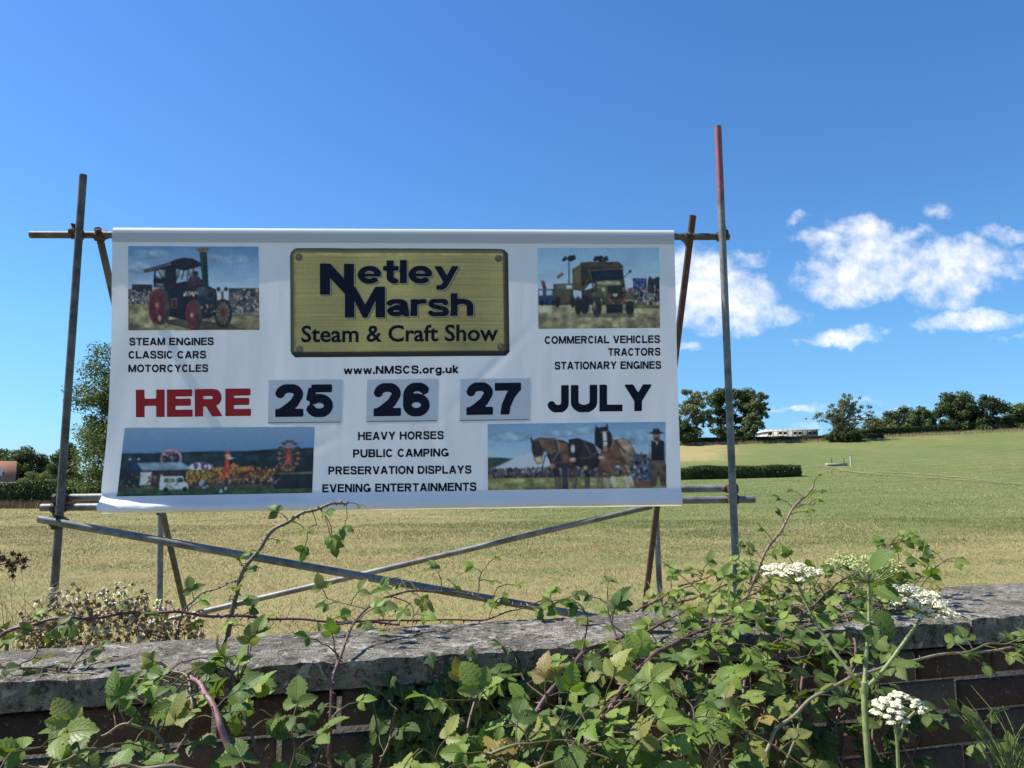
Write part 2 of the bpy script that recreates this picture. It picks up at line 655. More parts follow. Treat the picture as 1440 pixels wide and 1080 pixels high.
def mortar_mat(t, b):
    p = t.obj()
    n = t.noise(p, 90, 4, 0.7)
    t.put(b.inputs['Base Color'], t.ramp(n, [(0.3, (0.06, 0.055, 0.048)), (0.7, (0.125, 0.115, 0.10))]))
    b.inputs['Roughness'].default_value = 0.95
    t.put(b.inputs['Normal'], t.bump(n, 0.8, 0.006))


M_MORTAR = mat('lime_mortar', fn=mortar_mat)

wall = empty('garden_wall', (0, 1.7, 0), 'old red brick garden wall with weathered grey concrete coping along the foreground', 'wall')
# coping slabs
edges = [-3.6, -2.75, -1.9, -1.0, -0.515, 0.37, 1.06]


def coping(x0, x1, dz=0.0, back=0.0, seed=0):
    nx, ny, nz = max(8, int((x1 - x0) / 0.012)), 28, 5
    m_ = MB()
    xs = np.linspace(x0 + 0.003, x1 - 0.003, nx)

    def surf(fn, A, B):
        S, T = np.meshgrid(A, B)
        Vv = fn(S, T)
        kk = np.arange(S.size).reshape(S.shape)
        m_.add(Vv.reshape(-1, 3), np.stack([kk[:-1, :-1], kk[:-1, 1:], kk[1:, 1:], kk[1:, :-1]], -1).reshape(-1, 4))

    def pt(X, T, Z):  # T 0 front .. 1 back, rounded and chipped arrises
        chip = 0.0025 * np.clip(fbm(X * 14 + seed, Z * 0 + 3.3, 4), 0, 1) + 0.0035 * vnoise(X * 90, Z * 0 + seed)
        f = WF(X) + chip * np.clip(1 - T * 8, 0, 1)
        bk = WB(X) + back - 0.6 * chip * np.clip(T * 8 - 7, 0, 1)
        Y = f + (bk - f) * T
        return X - 0.27 * (Y - f), Y - 0.283 * 0.27 * (Y - f), Z

    def top(X, T):
        rough = 0.0022 * fbm(X * 12 + seed, T * 5, 4) + 0.0035 * vnoise(X * 60, T * 22) + 0.002 * vnoise(X * 140, T * 50)
        Z = WTOP + dz + rough - 0.006 * np.exp(-T * 30) * (0.7 + 0.8 * vnoise(X * 70, T * 0 + seed)) - 0.012 * np.exp(-(1 - T) * 26)
        return np.stack(pt(X, T, Z), -1)

    def front(X, T):
        e = top(X, np.zeros_like(T))
        zb = WTOP - 0.050
        e[..., 2] = e[..., 2] * (1 - T) + zb * T
        e[..., 1] += 0.004 * fbm(X * 18, T * 2 + seed, 3) * np.clip(T * 4, 0, 1)
        return e

    def rear(X, T):
        e = top(X, np.ones_like(T))
        e[..., 2] = e[..., 2] * (1 - T) + (WTOP - 0.05) * T
        return e[:, ::-1]

    def bottom(X, T):
        e0 = front(X, np.ones_like(T))
        e1 = top(X, np.ones_like(T))
        e = e0 + (e1 - e0) * T[..., None]
        e[..., 2] = WTOP - 0.05
        return e[::-1]
    surf(top, xs, np.linspace(0, 1, ny))
    surf(lambda X, T: front(X, T)[::-1], xs, np.linspace(0, 1, nz))
    surf(rear, xs, np.linspace(0, 1, 3))
    surf(bottom, xs, np.linspace(0, 1, 3))
    for xe in (xs[0], xs[-1]):
        T = np.linspace(0, 1, 9)
        X = np.full_like(T, xe)
        a = top(X, T)
        bb = a.copy()
        bb[:, 2] = WTOP - 0.05
        kk = np.arange(18).reshape(2, 9)
        m_.add(np.concatenate([a, bb]), np.stack([kk[0, :-1], kk[0, 1:], kk[1, 1:], kk[1, :-1]], -1))
    return m_.build('coping_slab', M_COPING, wall, smooth=True)


for i in range(len(edges) - 1):
    coping(edges[i], edges[i + 1], 0.002 * (i % 3), 0, i * 7)
coping(1.06, 2.1, 0.012, 0.09, 50)
coping(2.1, 3.2, 0.008, 0.09, 60)

# brickwork, laid brick by brick in the shade under the coping
ang = math.atan(0.283)
rot = rotz(ang)
mbk = MB()
mmo = MB()
zc = WTOP - 0.05
ux = np.array((math.cos(ang), math.sin(ang), 0))
uy = np.array((-math.sin(ang), math.cos(ang), 0))
org = np.array((0, 1.53, 0)) + uy * 0.022
row = 0
BH, BL, MJ = 0.065, 0.205, 0.009
while zc - BH > -0.02:
    z = zc - MJ - BH / 2
    off = (row % 2) * (BL + MJ) / 2 + 0.03 * math.sin(row * 3)
    for kx in range(-19, 20):
        l = kx * (BL + MJ) + off
        if zc < 0.7 and abs(l) > 2.6:
            continue
        j = rng.normal(0, 0.0018, 3)
        cc = org + ux * l + uy * (0.05 + j[1]) + np.array((0, 0, z + j[2]))
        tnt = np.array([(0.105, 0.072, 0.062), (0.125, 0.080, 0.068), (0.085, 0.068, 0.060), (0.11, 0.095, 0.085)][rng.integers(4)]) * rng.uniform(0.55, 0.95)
        # brick with softened, slightly chipped arrises
        hx, hy, hz = BL / 2, 0.05, BH / 2
        e = 0.005
        vs = []
        for (dx, dz_) in ((-1, -1), (1, -1), (1, 1), (-1, 1)):
            vs.append((dx * hx, hy, dz_ * hz))
        for (dx, dz_) in ((-1, -1), (1, -1), (1, 1), (-1, 1)):
            vs.append((dx * hx, -hy + e, dz_ * hz))
        for (dx, dz_) in ((-1, -1), (1, -1), (1, 1), (-1, 1)):
            vs.append((dx * (hx - e * rng.uniform(.6, 1.8)), -hy, dz_ * (hz - e * rng.uniform(.6, 1.5))))
        vs = np.array(vs) @ (rot @ rotz(rng.normal(0, 0.004))).T + cc
        fs = [(0, 1, 5, 4), (1, 2, 6, 5), (2, 3, 7, 6), (3, 0, 4, 7), (4, 5, 9, 8), (5, 6, 10, 9), (6, 7, 11, 10), (7, 4, 8, 11), (8, 9, 10, 11)]
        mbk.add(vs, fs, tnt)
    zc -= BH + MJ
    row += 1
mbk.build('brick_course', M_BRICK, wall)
cx = org + uy * 0.145
box(mmo, (cx[0], cx[1], (WTOP - 0.05) / 2 - 0.02), (8.4, 0.27, WTOP - 0.05), rot)
mmo.build('mortar_core', M_MORTAR, wall)


# ------------------------------------------------------------------ scaffold frame
def steel(t, b):
    p = t.obj()
    n1 = t.noise(p, 7, 5, 0.65)
    n2 = t.noise(p, 60, 4, 0.7)
    c = t.ramp(n1, [(0.38, (0.10, 0.105, 0.10)), (0.62, (0.24, 0.245, 0.235))])
    c = t.mix(t.m('MULTIPLY', t.sstep(n2, 0.55, 0.7), 0.55), c, (0.10, 0.085, 0.065))
    c = t.mix(t.m('MULTIPLY', t.sstep(t.noise(p, 3, 5, 0.7), 0.58, 0.7), 0.5), c, (0.15, 0.085, 0.05))
    t.put(b.inputs['Base Color'], c)
    b.inputs['Metallic'].default_value = 0.25
    t.put(b.inputs['Roughness'], t.m('MULTIPLY_ADD', n2, 0.35, 0.38))
    t.put(b.inputs['Normal'], t.bump(n2, 0.25, 0.002))


M_STEEL = mat('galvanised_tube', fn=steel)


def dark_steel(t, b):
    p = t.obj()
    n1 = t.noise(p, 8, 5, 0.65)
    n2 = t.noise(p, 70, 4, 0.7)
    c = t.ramp(n1, [(0.38, (0.055, 0.052, 0.044)), (0.62, (0.13, 0.122, 0.10))])
    c = t.mix(t.m('MULTIPLY', t.sstep(n2, 0.56, 0.68), 0.6), c, (0.25, 0.245, 0.23))
    t.put(b.inputs['Base Color'], c)
    b.inputs['Metallic'].default_value = 0.15
    t.put(b.inputs['Roughness'], t.m('MULTIPLY_ADD', n2, 0.3, 0.45))
    t.put(b.inputs['Normal'], t.bump(n2, 0.25, 0.002))


M_DSTEEL = mat('weathered_tube', fn=dark_steel)


def rusty(t, b):
    p = t.obj()
    n1 = t.noise(p, 12, 5, 0.7)
    t.put(b.inputs['Base Color'], t.ramp(n1, [(0.3, (0.045, 0.028, 0.024)), (0.55, (0.085, 0.048, 0.036)), (0.75, (0.14, 0.095, 0.075))]))
    b.inputs['Roughness'].default_value = 0.75
    b.inputs['Metallic'].default_value = 0.1
    t.put(b.inputs['Normal'], t.bump(t.noise(p, 90, 4, 0.7), 0.4, 0.003))


M_RUST = mat('rusty_steel', fn=rusty)


def redpaint(t, b):
    p = t.obj()
    sp = t.add('ShaderNodeSeparateXYZ')
    t.l.new(t.pos(), sp.inputs[0])
    n1 = t.noise(p, 26, 6, 0.7)
    n2 = t.noise(p, 70, 4, 0.7)
    c = t.ramp(t.noise(p, 7, 5, 0.65), [(0.38, (0.085, 0.088, 0.08)), (0.62, (0.20, 0.205, 0.19))])
    c = t.mix(t.m('MULTIPLY', t.sstep(n2, 0.55, 0.7), 0.5), c, (0.09, 0.08, 0.065))
    f = t.m('MULTIPLY', t.sstep(t.m('ADD', t.m('ADD', sp.outputs[2], -3.35), t.m('MULTIPLY', t.m('SUBTRACT', n1, 0.5), 1.6)), 0.05, 0.35), t.m('MULTIPLY_ADD', t.sstep(n2, 0.62, 0.5), 0.55, 0.42))
    c = t.mix(f, c, t.mix(t.sstep(t.noise(p, 35, 5, 0.75), 0.4, 0.62), (0.34, 0.06, 0.075), (0.16, 0.075, 0.07)))
    t.put(b.inputs['Base Color'], c)
    b.inputs['Metallic'].default_value = 0.1
    b.inputs['Roughness'].default_value = 0.5
    t.put(b.inputs['Normal'], t.bump(n2, 0.2, 0.002))


M_REDTUBE = mat('flaking_red_paint_tube', fn=redpaint)

TR = 0.0242
frame_o = empty('scaffold_frame', at(400, 705, 5.0) * np.array((1, 1, 0)), 'steel scaffold tube frame with raking braces holding up the show banner', 'scaffold')


def pole(name, a, b, material=M_STEEL, label=None, r=TR):
    """open-ended scaffold tube"""
    a, b = np.asarray(a, float), np.asarray(b, float)
    m_ = MB()
    tt = np.linspace(0, 1, 14)[:, None]
    pts = a + (b - a) * tt
    tube(m_, pts, r, 18, cap=False)
    x, y, d = frame(b - a)
    an = np.arange(18) * 2 * math.pi / 18
    for e, s in ((a, 1), (b, -1)):
        ring = np.cos(an)[:, None] * x + np.sin(an)[:, None] * y
        V = np.concatenate([e + ring * r, e + ring * (r - 0.004), e + ring * (r - 0.004) + d * s * 0.16, (e + d * s * 0.16)[None]])
        j = np.arange(18)
        jn = (j + 1) % 18
        m_.add(V, np.concatenate([np.stack([j, jn, jn + 18, j + 18], 1), np.stack([j + 18, jn + 18, jn + 36, j + 36], 1)]))
        m_.add(V, np.stack([j + 36, jn + 36, np.full(18, 54)], 1))
    o = m_.build(name, material, frame_o, smooth=True)
    try:
        o.data.set_sharp_from_angle(angle=R(40))
    except Exception:
        pass
    if label:
        o['label'] = label
    return o


def line_to(a, b, y=None, z=None):
    t = (z - a[2]) / (b[2] - a[2]) if z is not None else (y - a[1]) / (b[1] - a[1])
    return a + (b - a) * t


def coupler(c, d1, d2):
    """right-angle scaffold coupler: two collars with flaps, studs and nuts"""
    m_ = MB()
    c = np.asarray(c, float)
    x1, y1, d1 = frame(d1)
    x2, y2, d2 = frame(d2)
    n = np.cross(d1, d2)
    n /= np.linalg.norm(n)
    if n[1] > 0:
        n = -n
    for s, d in ((1, d1), (-1, d2)):
        o = c + n * s * 0.026
        other = np.cross(n, d)
        for e in (-0.017, 0.017):
            tube(m_, [o + d * (e - 0.011), o + d * (e + 0.011)], TR + 0.0075, 16)
        tube(m_, [o - d * 0.022, o + d * 0.022], TR + 0.004, 16)
        # flap, stud and nut
        M_ = np.stack([other, d, n], 1)
        for q in (1, -1):
            box(m_, o + other * q * (TR + 0.013) + n * s * 0.004, (0.02, 0.038, 0.014), M_)
        st = o + other * (TR + 0.017)
        tube(m_, [st - n * s * 0.02, st + n * s * 0.046], 0.0062, 8)
        tube(m_, [st + n * s * 0.012, st + n * s * 0.028], 0.0125, 6)
    o = m_.build('coupler', M_RUST, frame_o)
    return o


BY = lambda X: 5.0 + (X + 2.675) / 3.8 * 0.15


def bp(px, py, off=0.0):
    """point on the banner's plane (off metres towards the viewer) seen at a photo position"""
    px = np.asarray(px, float)
    py = np.asarray(py, float)
    a = (px - 720) / FPX
    b = (540 - py) / FPX
    dy = CP - b * SP
    dz = SP + b * CP
    kk = 0.15 / 3.8
    s = (5.0 + kk * 2.675) / (dy - kk * a)
    return np.stack([a * s, dy * s - off, CAM_H + dz * s], -1)


# upright posts
la, lb = at(117, 246, 4.93), at(71, 905, 4.93)
pole('post', line_to(la, lb, z=0.0), la, M_DSTEEL, 'dark weathered left post')
ra, rb = at(1009.5, 178, 5.09), at(1035, 800, 5.09)
pole('post', line_to(ra, rb, z=0.0), ra, M_REDTUBE, 'right post with flaking red paint on its top')
# ledgers
TL0, TL1 = bp(39, 328, -0.03), bp(1027, 331, -0.03)
pole('ledger', TL0, TL1, M_DSTEEL)
BL0, BL1 = bp(54, 714, -0.03), bp(1063, 702.5, -0.03)
pole('ledger', BL0, BL1, M_STEEL)
ML0, ML1 = bp(88, 700, -0.09), bp(1033, 687, -0.09)
pole('ledger', ML0, ML1, M_STEEL)
# raking braces
A0 = at(137, 320, 5.09)
A1 = at(268, 893, 7.0)
pole('raking_brace', A0, line_to(A0, A1, z=0.02), M_DSTEEL)
B0 = at(974.5, 303, 5.17)
B1 = at(908, 842, 6.75)
pole('raking_brace', B0, line_to(B0, B1, z=0.02), M_RUST, 'rusty brown brace')
# front diagonal
D0, D1 = at(55, 730, 4.87), at(800, 862, 5.0)
pole('diagonal_brace', D0, D0 + (D1 - D0) * 1.33, M_STEEL)
# rear bay
C0, C1 = at(226, 712, 6.5), at(224.5, 840, 6.5)
pole('rear_post', line_to(C0, C1, z=0.0), C0, M_STEEL)
E0, E1 = at(922, 704, 6.75), at(928, 838, 6.75)
pole('rear_post', line_to(E0, E1, z=0.0), E0, M_STEEL)
F0, F1 = at(916, 712, 6.8), at(262, 866, 6.6)
pole('diagonal_brace', F0, F0 + (F1 - F0) * 1.08, M_STEEL)
pole('rear_ledger', at(205, 714, 6.55), at(936, 706, 6.85), M_STEEL)

XD, ZD = np.array((1.0, 0.04, 0)), np.array((0, 0, 1.0))
coupler(bp(109, 329, 0.01), XD, ZD)
coupler(bp(137, 328, -0.05), XD, A1 - A0)
coupler(bp(969, 332, -0.05), XD, B1 - B0)
coupler(bp(1015.5, 331, 0.0), XD, ZD)
coupler(bp(85, 701, 0.0), XD, ZD)
coupler(bp(84, 714, 0.01), XD, ZD)
coupler(at(82, 734, 4.91), D1 - D0, ZD)
coupler(bp(1029, 687.5, 0.0), XD, ZD)
coupler(bp(1030, 702, 0.0), XD, ZD)
coupler(at(226, 716, 6.5), XD, ZD)
coupler(at(922.5, 709, 6.77), XD, ZD)


# ------------------------------------------------------------------ banner
def vinyl(t, b):
    p = t.obj()
    n = t.noise(p, 160, 3, 0.6)
    n2 = t.noise(t.scale(p, (1, 1, 0.25)), 3.5, 4, 0.6)
    t.put(b.inputs['Base Color'], t.ramp(n2, [(0.3, (0.79, 0.795, 0.80)), (0.7, (0.87, 0.872, 0.875))]))
    b.inputs['Roughness'].default_value = 0.5
    b.inputs['Specular IOR Level'].default_value = 0.4
    t.put(b.inputs['Normal'], t.bump(n, 0.06, 0.002))
    # thin sheet: some daylight comes through from behind
    tl = t.n.new('ShaderNodeBsdfTranslucent')
    tl.inputs['Color'].default_value = (0.86, 0.86, 0.85, 1)
    mx = t.n.new('ShaderNodeMixShader')
    mx.inputs[0].default_value = 0.28
    t.l.new(b.outputs[0], mx.inputs[1])
    t.l.new(tl.outputs[0], mx.inputs[2])
    t.l.new(mx.outputs[0], t.n['Material Output'].inputs[0])


M_VINYL = mat('white_vinyl', fn=vinyl)


def print_mat(t, b):
    t.put(b.inputs['Base Color'], t.attr('tint'))
    b.inputs['Roughness'].default_value = 0.5
    b.inputs['Specular IOR Level'].default_value = 0.4


M_PRINT = mat('printed_ink', fn=print_mat)
M_NAVY = mat('navy_ink', (0.006, 0.007, 0.022), 0.6, spec=0.2)
M_RED = mat('red_ink', (0.40, 0.016, 0.022), 0.55, spec=0.25)
M_GOLD = mat('pale_gold_ink', (0.42, 0.39, 0.22), 0.5)
M_SHADOWINK = mat('grey_ink', (0.10, 0.10, 0.085), 0.5)
M_PANEL = mat('grey_vinyl', (0.68, 0.69, 0.71), 0.45)
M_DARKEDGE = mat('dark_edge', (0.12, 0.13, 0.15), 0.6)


def left_edge(py):
    return np.interp(py, [320, 327, 450, 560, 620, 650, 690, 700, 716], [158.5, 158.2, 157, 153.5, 151.5, 150, 147, 148.5, 153])


def right_edge(py):
    return np.interp(py, [320, 330, 500, 707], [948, 948, 952, 958.5])


def banner_uv(S, T):
    """S across, T down -> photo position on the sheet"""
    top = 326 + 3.5 * S
    bot = 717 - 10 * S
    py = top + (bot - top) * T
    px = left_edge(py) + (right_edge(py) - left_edge(py)) * S
    return px, py


def wr(px, py):
    """folds of the sheet towards the viewer, metres"""
    T = (py - 327) / 388
    S = (px - 150) / 800
    w = 0.009 * fbm(px / 60, py / 300, 3) + 0.003 * fbm(px / 16, py / 120 + 4, 3)
    w = w + 0.0022 * np.sin(px / 9.0 + 2 * vnoise(px / 50, py / 70)) * np.exp(-((py - 345) / 30) ** 2)
    for cx_, cy_, an_, ln_ in ((250, 500, .9, 60), (690, 520, -.8, 70), (860, 610, .5, 60), (420, 640, -.4, 50), (600, 600, 1.2, 50), (300, 640, .2, 60), (900, 420, 1.3, 80)):
        q1 = (px - cx_) * math.cos(an_) + (py - cy_) * math.sin(an_)
        q2 = -(px - cx_) * math.sin(an_) + (py - cy_) * math.cos(an_)
        w = w + 0.005 * np.exp(-(q2 / 7) ** 2 - (q1 / ln_) ** 2)
    w = w + 0.006 * np.exp(-((px - 375) / 18) ** 2) * np.sin(np.clip((py - 450) / 160, 0, 1) * math.pi)
    w = w + 0.005 * np.sin(px / 17.0 + 1.2 * fbm(px / 90, py / 90, 2)) * np.clip(1 - (py - 340) / 90, 0, 1) ** 1.5 * 0.5
    w = w + 0.0035 * np.sin((px + 0.7 * py) / 21.0) * np.exp(-((px - 175) / 45) ** 2)
    # lower left corner pulled forwards by the pocket
    w = w + 0.045 * np.exp(-np.clip((px - left_edge(py)) / 26, 0, 9)) * smooth((py - 560) / 130)
    pk = np.clip((py - (694 - 9 * S)) / 20, 0, 1)
    w = w + 0.060 * smooth(pk) * (1 + 0.25 * vnoise(px / 30, py / 9)) * np.interp(px, [140, 250, 350, 600, 960], [1.75, 1.8, 1.35, 0.6, 0.45])
    w = w + 0.004 * vnoise(px / 7, py / 14) * np.exp(-((py - 700) / 10) ** 2) * np.clip((400 - px) / 200, 0, 1)
    return (w - 0.004) * smooth((py - 331) / 40) + 0.004


def on_banner(px, py, off=0.0):
    return bp(px, py, wr(px, py) + off)


def arr_grid(mb_, V, col=None, uv=None, keep=None):
    h, w = V.shape[:2]
    kk = np.arange(h * w).reshape(h, w)
    q = np.stack([kk[:-1, :-1], kk[1:, :-1], kk[1:, 1:], kk[:-1, 1:]], -1).reshape(-1, 4)
    if keep is not None:
        q = q[keep.ravel()]
    mb_.add(V.reshape(-1, 3), q, None if col is None else col.reshape(-1, 3), uv)


banner = empty('show_banner', bp(548, 716), 'large white vinyl show banner printed with navy lettering, gold plate and photographs', 'banner')
S_, T_ = np.meshgrid(np.linspace(0, 1, 300), np.linspace(0, 1, 190))
PX, PY = banner_uv(S_, T_)
V0 = on_banner(PX, PY)
# the sheet turns back over the top ledger and under the bottom one
r_ = 0.031
tp = []
for q in np.linspace(math.pi * 0.95, 0, 9):
    e = V0[0].copy()
    e[:, 1] += r_ - r_ * math.cos(q)
    e[:, 2] += r_ * math.sin(q) * 1.2
    tp.append(e)
bt = []
for q in np.linspace(0, math.pi * 0.9, 9)[1:]:
    e = V0[-1].copy()
    e[:, 1] += (r_ + wr(PX[-1], PY[-1]) * 0.7) * (1 - math.cos(q))
    e[:, 2] -= 0.022 * math.sin(q)
    bt.append(e)
m_ = MB()
arr_grid(m_, np.concatenate([np.array(tp), V0[1:], np.array(bt)]))
sheet = m_.build('sheet', M_VINYL, banner, smooth=True)
# doubled hem strip of the top pocket
hx, hy = np.meshgrid(np.linspace(0, 1, 200), np.linspace(0, 1, 5))
hp = left_edge(334) + (right_edge(334) - left_edge(334)) * hx
m_ = MB()
arr_grid(m_, on_banner(hp, 328 + 3.0 * hx + hy * 12.5, 0.004))
M_HEM = mat('greyed_vinyl_hem', (0.50, 0.50, 0.50), 0.6)
m_.build('pocket_hem', M_HEM, banner, smooth=True)


# ---- bold sans glyphs from strokes, filled by marching squares
def arc(cx, cy, rx, ry, a0, a1, n=14):
    a = np.radians(np.linspace(a0, a1, n))
    return [(cx + rx * math.cos(t), cy + ry * math.sin(t)) for t in a]


def glyph(ch, th):
    """-> ink width, [(points, thickness)], ymin, ymax  (cap height 1, x-height .73)"""
    r = th / 2
    h = th * 0.84
    q = h / 2
    X = 0.73
    V = lambda x, a=-.2, b=1.2: ([(x, a), (x, b)], th)
    Hh = lambda y, a, b: ([(a, y), (b, y)], h)
    e = th - 0.2
    if ch == ' ':
        return 0.40, [], 0, 1
    if ch == '.':
        return th * 1.05, [([(th * .525, -.2), (th * .525, th * 1.05)], th * 1.05)], 0, th * 1.05
    if ch == 'A':
        w = .98 + e
        return w, [([(r * .9, -.05), (w / 2, 1.06)], th), ([(w - r * .9, -.05), (w / 2, 1.06)], th), Hh(.30, .25, w - .25)], 0, 1
    if ch in 'BPR':
        w = {'B': .90, 'P': .84, 'R': .94}[ch] + e
        y2 = .50 if ch != 'P' else .44
        rr = (1 - q - y2) / 2
        bx = w - rr - r - (.06 if ch == 'R' else .02)
        s = [V(r), ([(r, 1 - q), (bx, 1 - q)] + arc(bx, y2 + rr, rr, rr, 85, -85) + [(bx, y2), (r, y2)], h)]
        s.append((arc(bx, y2 + rr, rr, rr, 60, -60), th))
        if ch == 'B':
            r2 = (y2 - q) / 2
            bx2 = w - r2 - r
            s += [([(r, y2), (bx2, y2)] + arc(bx2, q + r2, r2, r2, 85, -85) + [(bx2, q), (r, q)], h), (arc(bx2, q + r2, r2, r2, 60, -60), th)]
        if ch == 'R':
            s.append(([(w * .50, y2 + .02), (w - r * 1.1, -.08)], th * 1.08))
        return w, s, 0, 1
    if ch in 'CGO':
        w = {'C': .94, 'G': 1.0, 'O': 1.04}[ch] + e * .6
        rx, ry = w / 2 - r, .515 - q
        if ch == 'O':
            return w, [(arc(w / 2, .5, rx, ry, 0, 370, 40), th * .95)], -.02, 1.02
        a0 = 42
        s = [(arc(w / 2, .5, rx, ry, a0, 318 if ch == 'C' else 332, 34), th * .95)]
        if ch == 'G':
            s += [([(w - r, .05), (w - r, .50)], th), Hh(.50 - q, w * .54, w)]
        return w, s, -.02, 1.02
    if ch == 'D':
        w = .94 + e
        return w, [V(r), ([(r, 1 - q), (w * .42, 1 - q)] + arc(w * .42, .5, w * .58 - r, .5 - q, 88, -88, 20) + [(w * .42, q), (r, q)], th * .92)], 0, 1
    if ch in 'EF':
        w = (.84 if ch == 'E' else .78) + e * .7
        s = [V(r), Hh(1 - q, r, w), Hh(.53, r, w * .94)]
        if ch == 'E':
            s.append(Hh(q, r, w + .02))
        return w + .02, s, 0, 1
    if ch == 'H':
        w = .93 + e
        return w, [V(r), V(w - r), Hh(.54, r, w - r)], 0, 1
    if ch == 'I':
        return th, [V(r)], 0, 1
    if ch == 'J':
        w = .74 + e
        return w, [([(w - r, 1.2), (w - r, .34)] + arc(w / 2, .33, w / 2 - r, .33 - q + .02, -2, -172, 16), th)], -.02, 1
    if ch == 'K':
        w = .98 + e
        return w, [V(r), ([(r, .30), (w - r * 1.6, 1.1)], th), ([(w * .36, .50), (w - r * 1.2, -.1)], th * 1.05)], 0, 1
    if ch == 'L':
        w = .80 + e
        return w, [V(r), Hh(q, r, w)], 0, 1
    if ch == 'M':
        w = 1.10 + e * 1.4
        return w, [V(r), V(w - r), ([(r * 1.1, 1.05), (w / 2, .0)], th * .86), ([(w - r * 1.1, 1.05), (w / 2, .0)], th * .86)], 0, 1
    if ch == 'N':
        w = .93 + e
        return w, [V(r), V(w - r), ([(r * .8, 1.06), (w - r * .8, -.06)], th * .95)], 0, 1
    if ch == 'S':
        w = .88 + e * .7
        p = [(r * .75, .30), (w * .20, .13), (w * .5, q - .02), (w * .80, .12), (w - r, .29), (w * .80, .44), (w * .5, .52),
             (w * .22, .59), (r * 1.05, .73), (w * .22, .90), (w * .5, 1.02 - q), (w * .77, .90), (w - r * 1.15, .71)]
        return w, [(catmull([(x, y, 0) for x, y in p], 4)[:, :2].tolist(), th * .92)], -.02, 1.02
    if ch == 'T':
        w = .84 + e
        return w, [V(w / 2), Hh(1 - q, 0, w)], 0, 1
    if ch == 'U':
        w = .93 + e
        return w, [([(r, 1.2), (r, .37)] + arc(w / 2, .36, w / 2 - r, .36 - q + .02, 178, 362, 20) + [(w - r, 1.2)], th)], -.02, 1
    if ch == 'V':
        w = .96 + e
        return w, [([(r * .9, 1.05), (w / 2, -.06)], th), ([(w - r * .9, 1.05), (w / 2, -.06)], th)], 0, 1
    if ch == 'W':
        w = 1.36 + e
        return w, [([(x0, 1.05), (x1, -.06)], th * .94) for x0, x1 in ((r * .8, w * .28), (w * .5, w * .28), (w * .5, w * .72), (w - r * .8, w * .72))], 0, 1
    if ch == 'Y':
        w = .96 + e
        return w, [([(r * .8, 1.06), (w / 2, .42)], th), ([(w - r * .8, 1.06), (w / 2, .42)], th), ([(w / 2, .5), (w / 2, -.2)], th)], 0, 1
    if ch == '2':
        w = .80 + e * .8
        return w, [([(r * .85, .66)] + arc(w / 2, .70, w / 2 - r, .32 - q, 172, -30, 18) + [(w * .66, .42), (w * .34, .20), (r * 1.0, q * .9)], th * .96), Hh(q, .0, w)], 0, 1.02
    if ch == '5':
        w = .80 + e * .8
        return w, [Hh(1 - q, w * .22, w * .95), ([(w * .26, 1 - q), (w * .17, .50)], th * .85), ([(w * .19, .53)] + arc(w / 2, .335, w / 2 - r, .355 - q, 128, -166, 24), th * .95)], -.02, 1
    if ch == '6':
        w = .80 + e * .8
        return w, [(arc(w / 2, .33, w / 2 - r, .35 - q, 0, 370, 30), th * .92), ([(w - r * 1.1, .78)] + arc(w * .53, .62, w * .53 - r, .40 - q, 42, 175, 16) + [(r, .33)], th * .95)], -.02, 1.02
    if ch == '7':
        w = .80 + e * .7
        return w, [Hh(1 - q, 0, w), ([(w - r * .7, 1 - q * .8), (w * .60, .60), (w * .43, .28), (w * .36, -.1)], th)], 0, 1
    if ch == '&':
        return .9, [], 0, 1
    # lower case
    if ch == 'w':
        w = 1.06 + e
        return w, [([(x0, X + .06), (x1, -.06)], th * .85) for x0, x1 in ((r * .75, w * .28), (w * .5, w * .28), (w * .5, w * .72), (w - r * .75, w * .72))], 0, X
    if ch == 'o':
        w = .80 + e * .6
        return w, [(arc(w / 2, X / 2, w / 2 - r, X / 2 + .015 - q, 0, 370, 30), th * .95)], -.02, X + .02
    if ch in 'r':
        w = .52 + e
        return w, [([(r, -.2), (r, X + .2)], th), ([(r, X * .5)] + arc(w * .78, X * .62, w * .78 - r, X * .38 - q + .01, 170, 85, 10) + [(w + .1, X - q * .9)], h)], 0, X + .01
    if ch == 'g':
        w = .78 + e * .7
        return w, [(arc(w / 2, X / 2, w / 2 - r, X / 2 + .01 - q, 0, 370, 28), th * .92), ([(w - r, X + .2), (w - r, -.06)] + arc(w / 2, -.07, w / 2 - r, .22 - q, 0, -150, 12), th * .95)], -.29, X + .01
    if ch == 'u':
        w = .74 + e
        return w, [([(r, X + .2), (r, .29)] + arc(w / 2, .27, w / 2 - r, .28 - q, 180, 350, 14), th * .95), ([(w - r, X + .2), (w - r, -.2)], th)], -.01, X
    if ch == 'k':
        w = .76 + e
        return w, [V(r), ([(r, .20), (w - r * 1.4, X + .06)], th * .9), ([(w * .36, .38), (w - r * 1.05, -.08)], th)], 0, (1.0)
    if ch == 'e':
        w = .80 + e * .6
        return w, [(arc(w / 2, X / 2, w / 2 - r, X / 2 + .015 - q, 2, 318, 28), th * .92), ([(r, X * .48), (w - r * .3, X * .48)], min(h, .13))], -.02, X + .02
    if ch == 't':
        w = .48 + e
        return w, [([(w * .46, 1.0), (w * .46, .27)] + arc(w * .46 + .16, .25, .16, .25 - q, 180, 285, 8), th), Hh(X - q * .9, 0, w)], -.01, .98
    if ch == 'l':
        return th, [V(r)], 0, 1
    if ch == 'y':
        w = .80 + e
        return w, [([(r * .8, X + .06), (w * .52, .04)], th * .92), ([(w - r * .8, X + .06), (w * .47, -.02)] + [(w * .40, -.13), (w * .28, -.20), (w * .1, -.20)], th * .90)], -.29, X
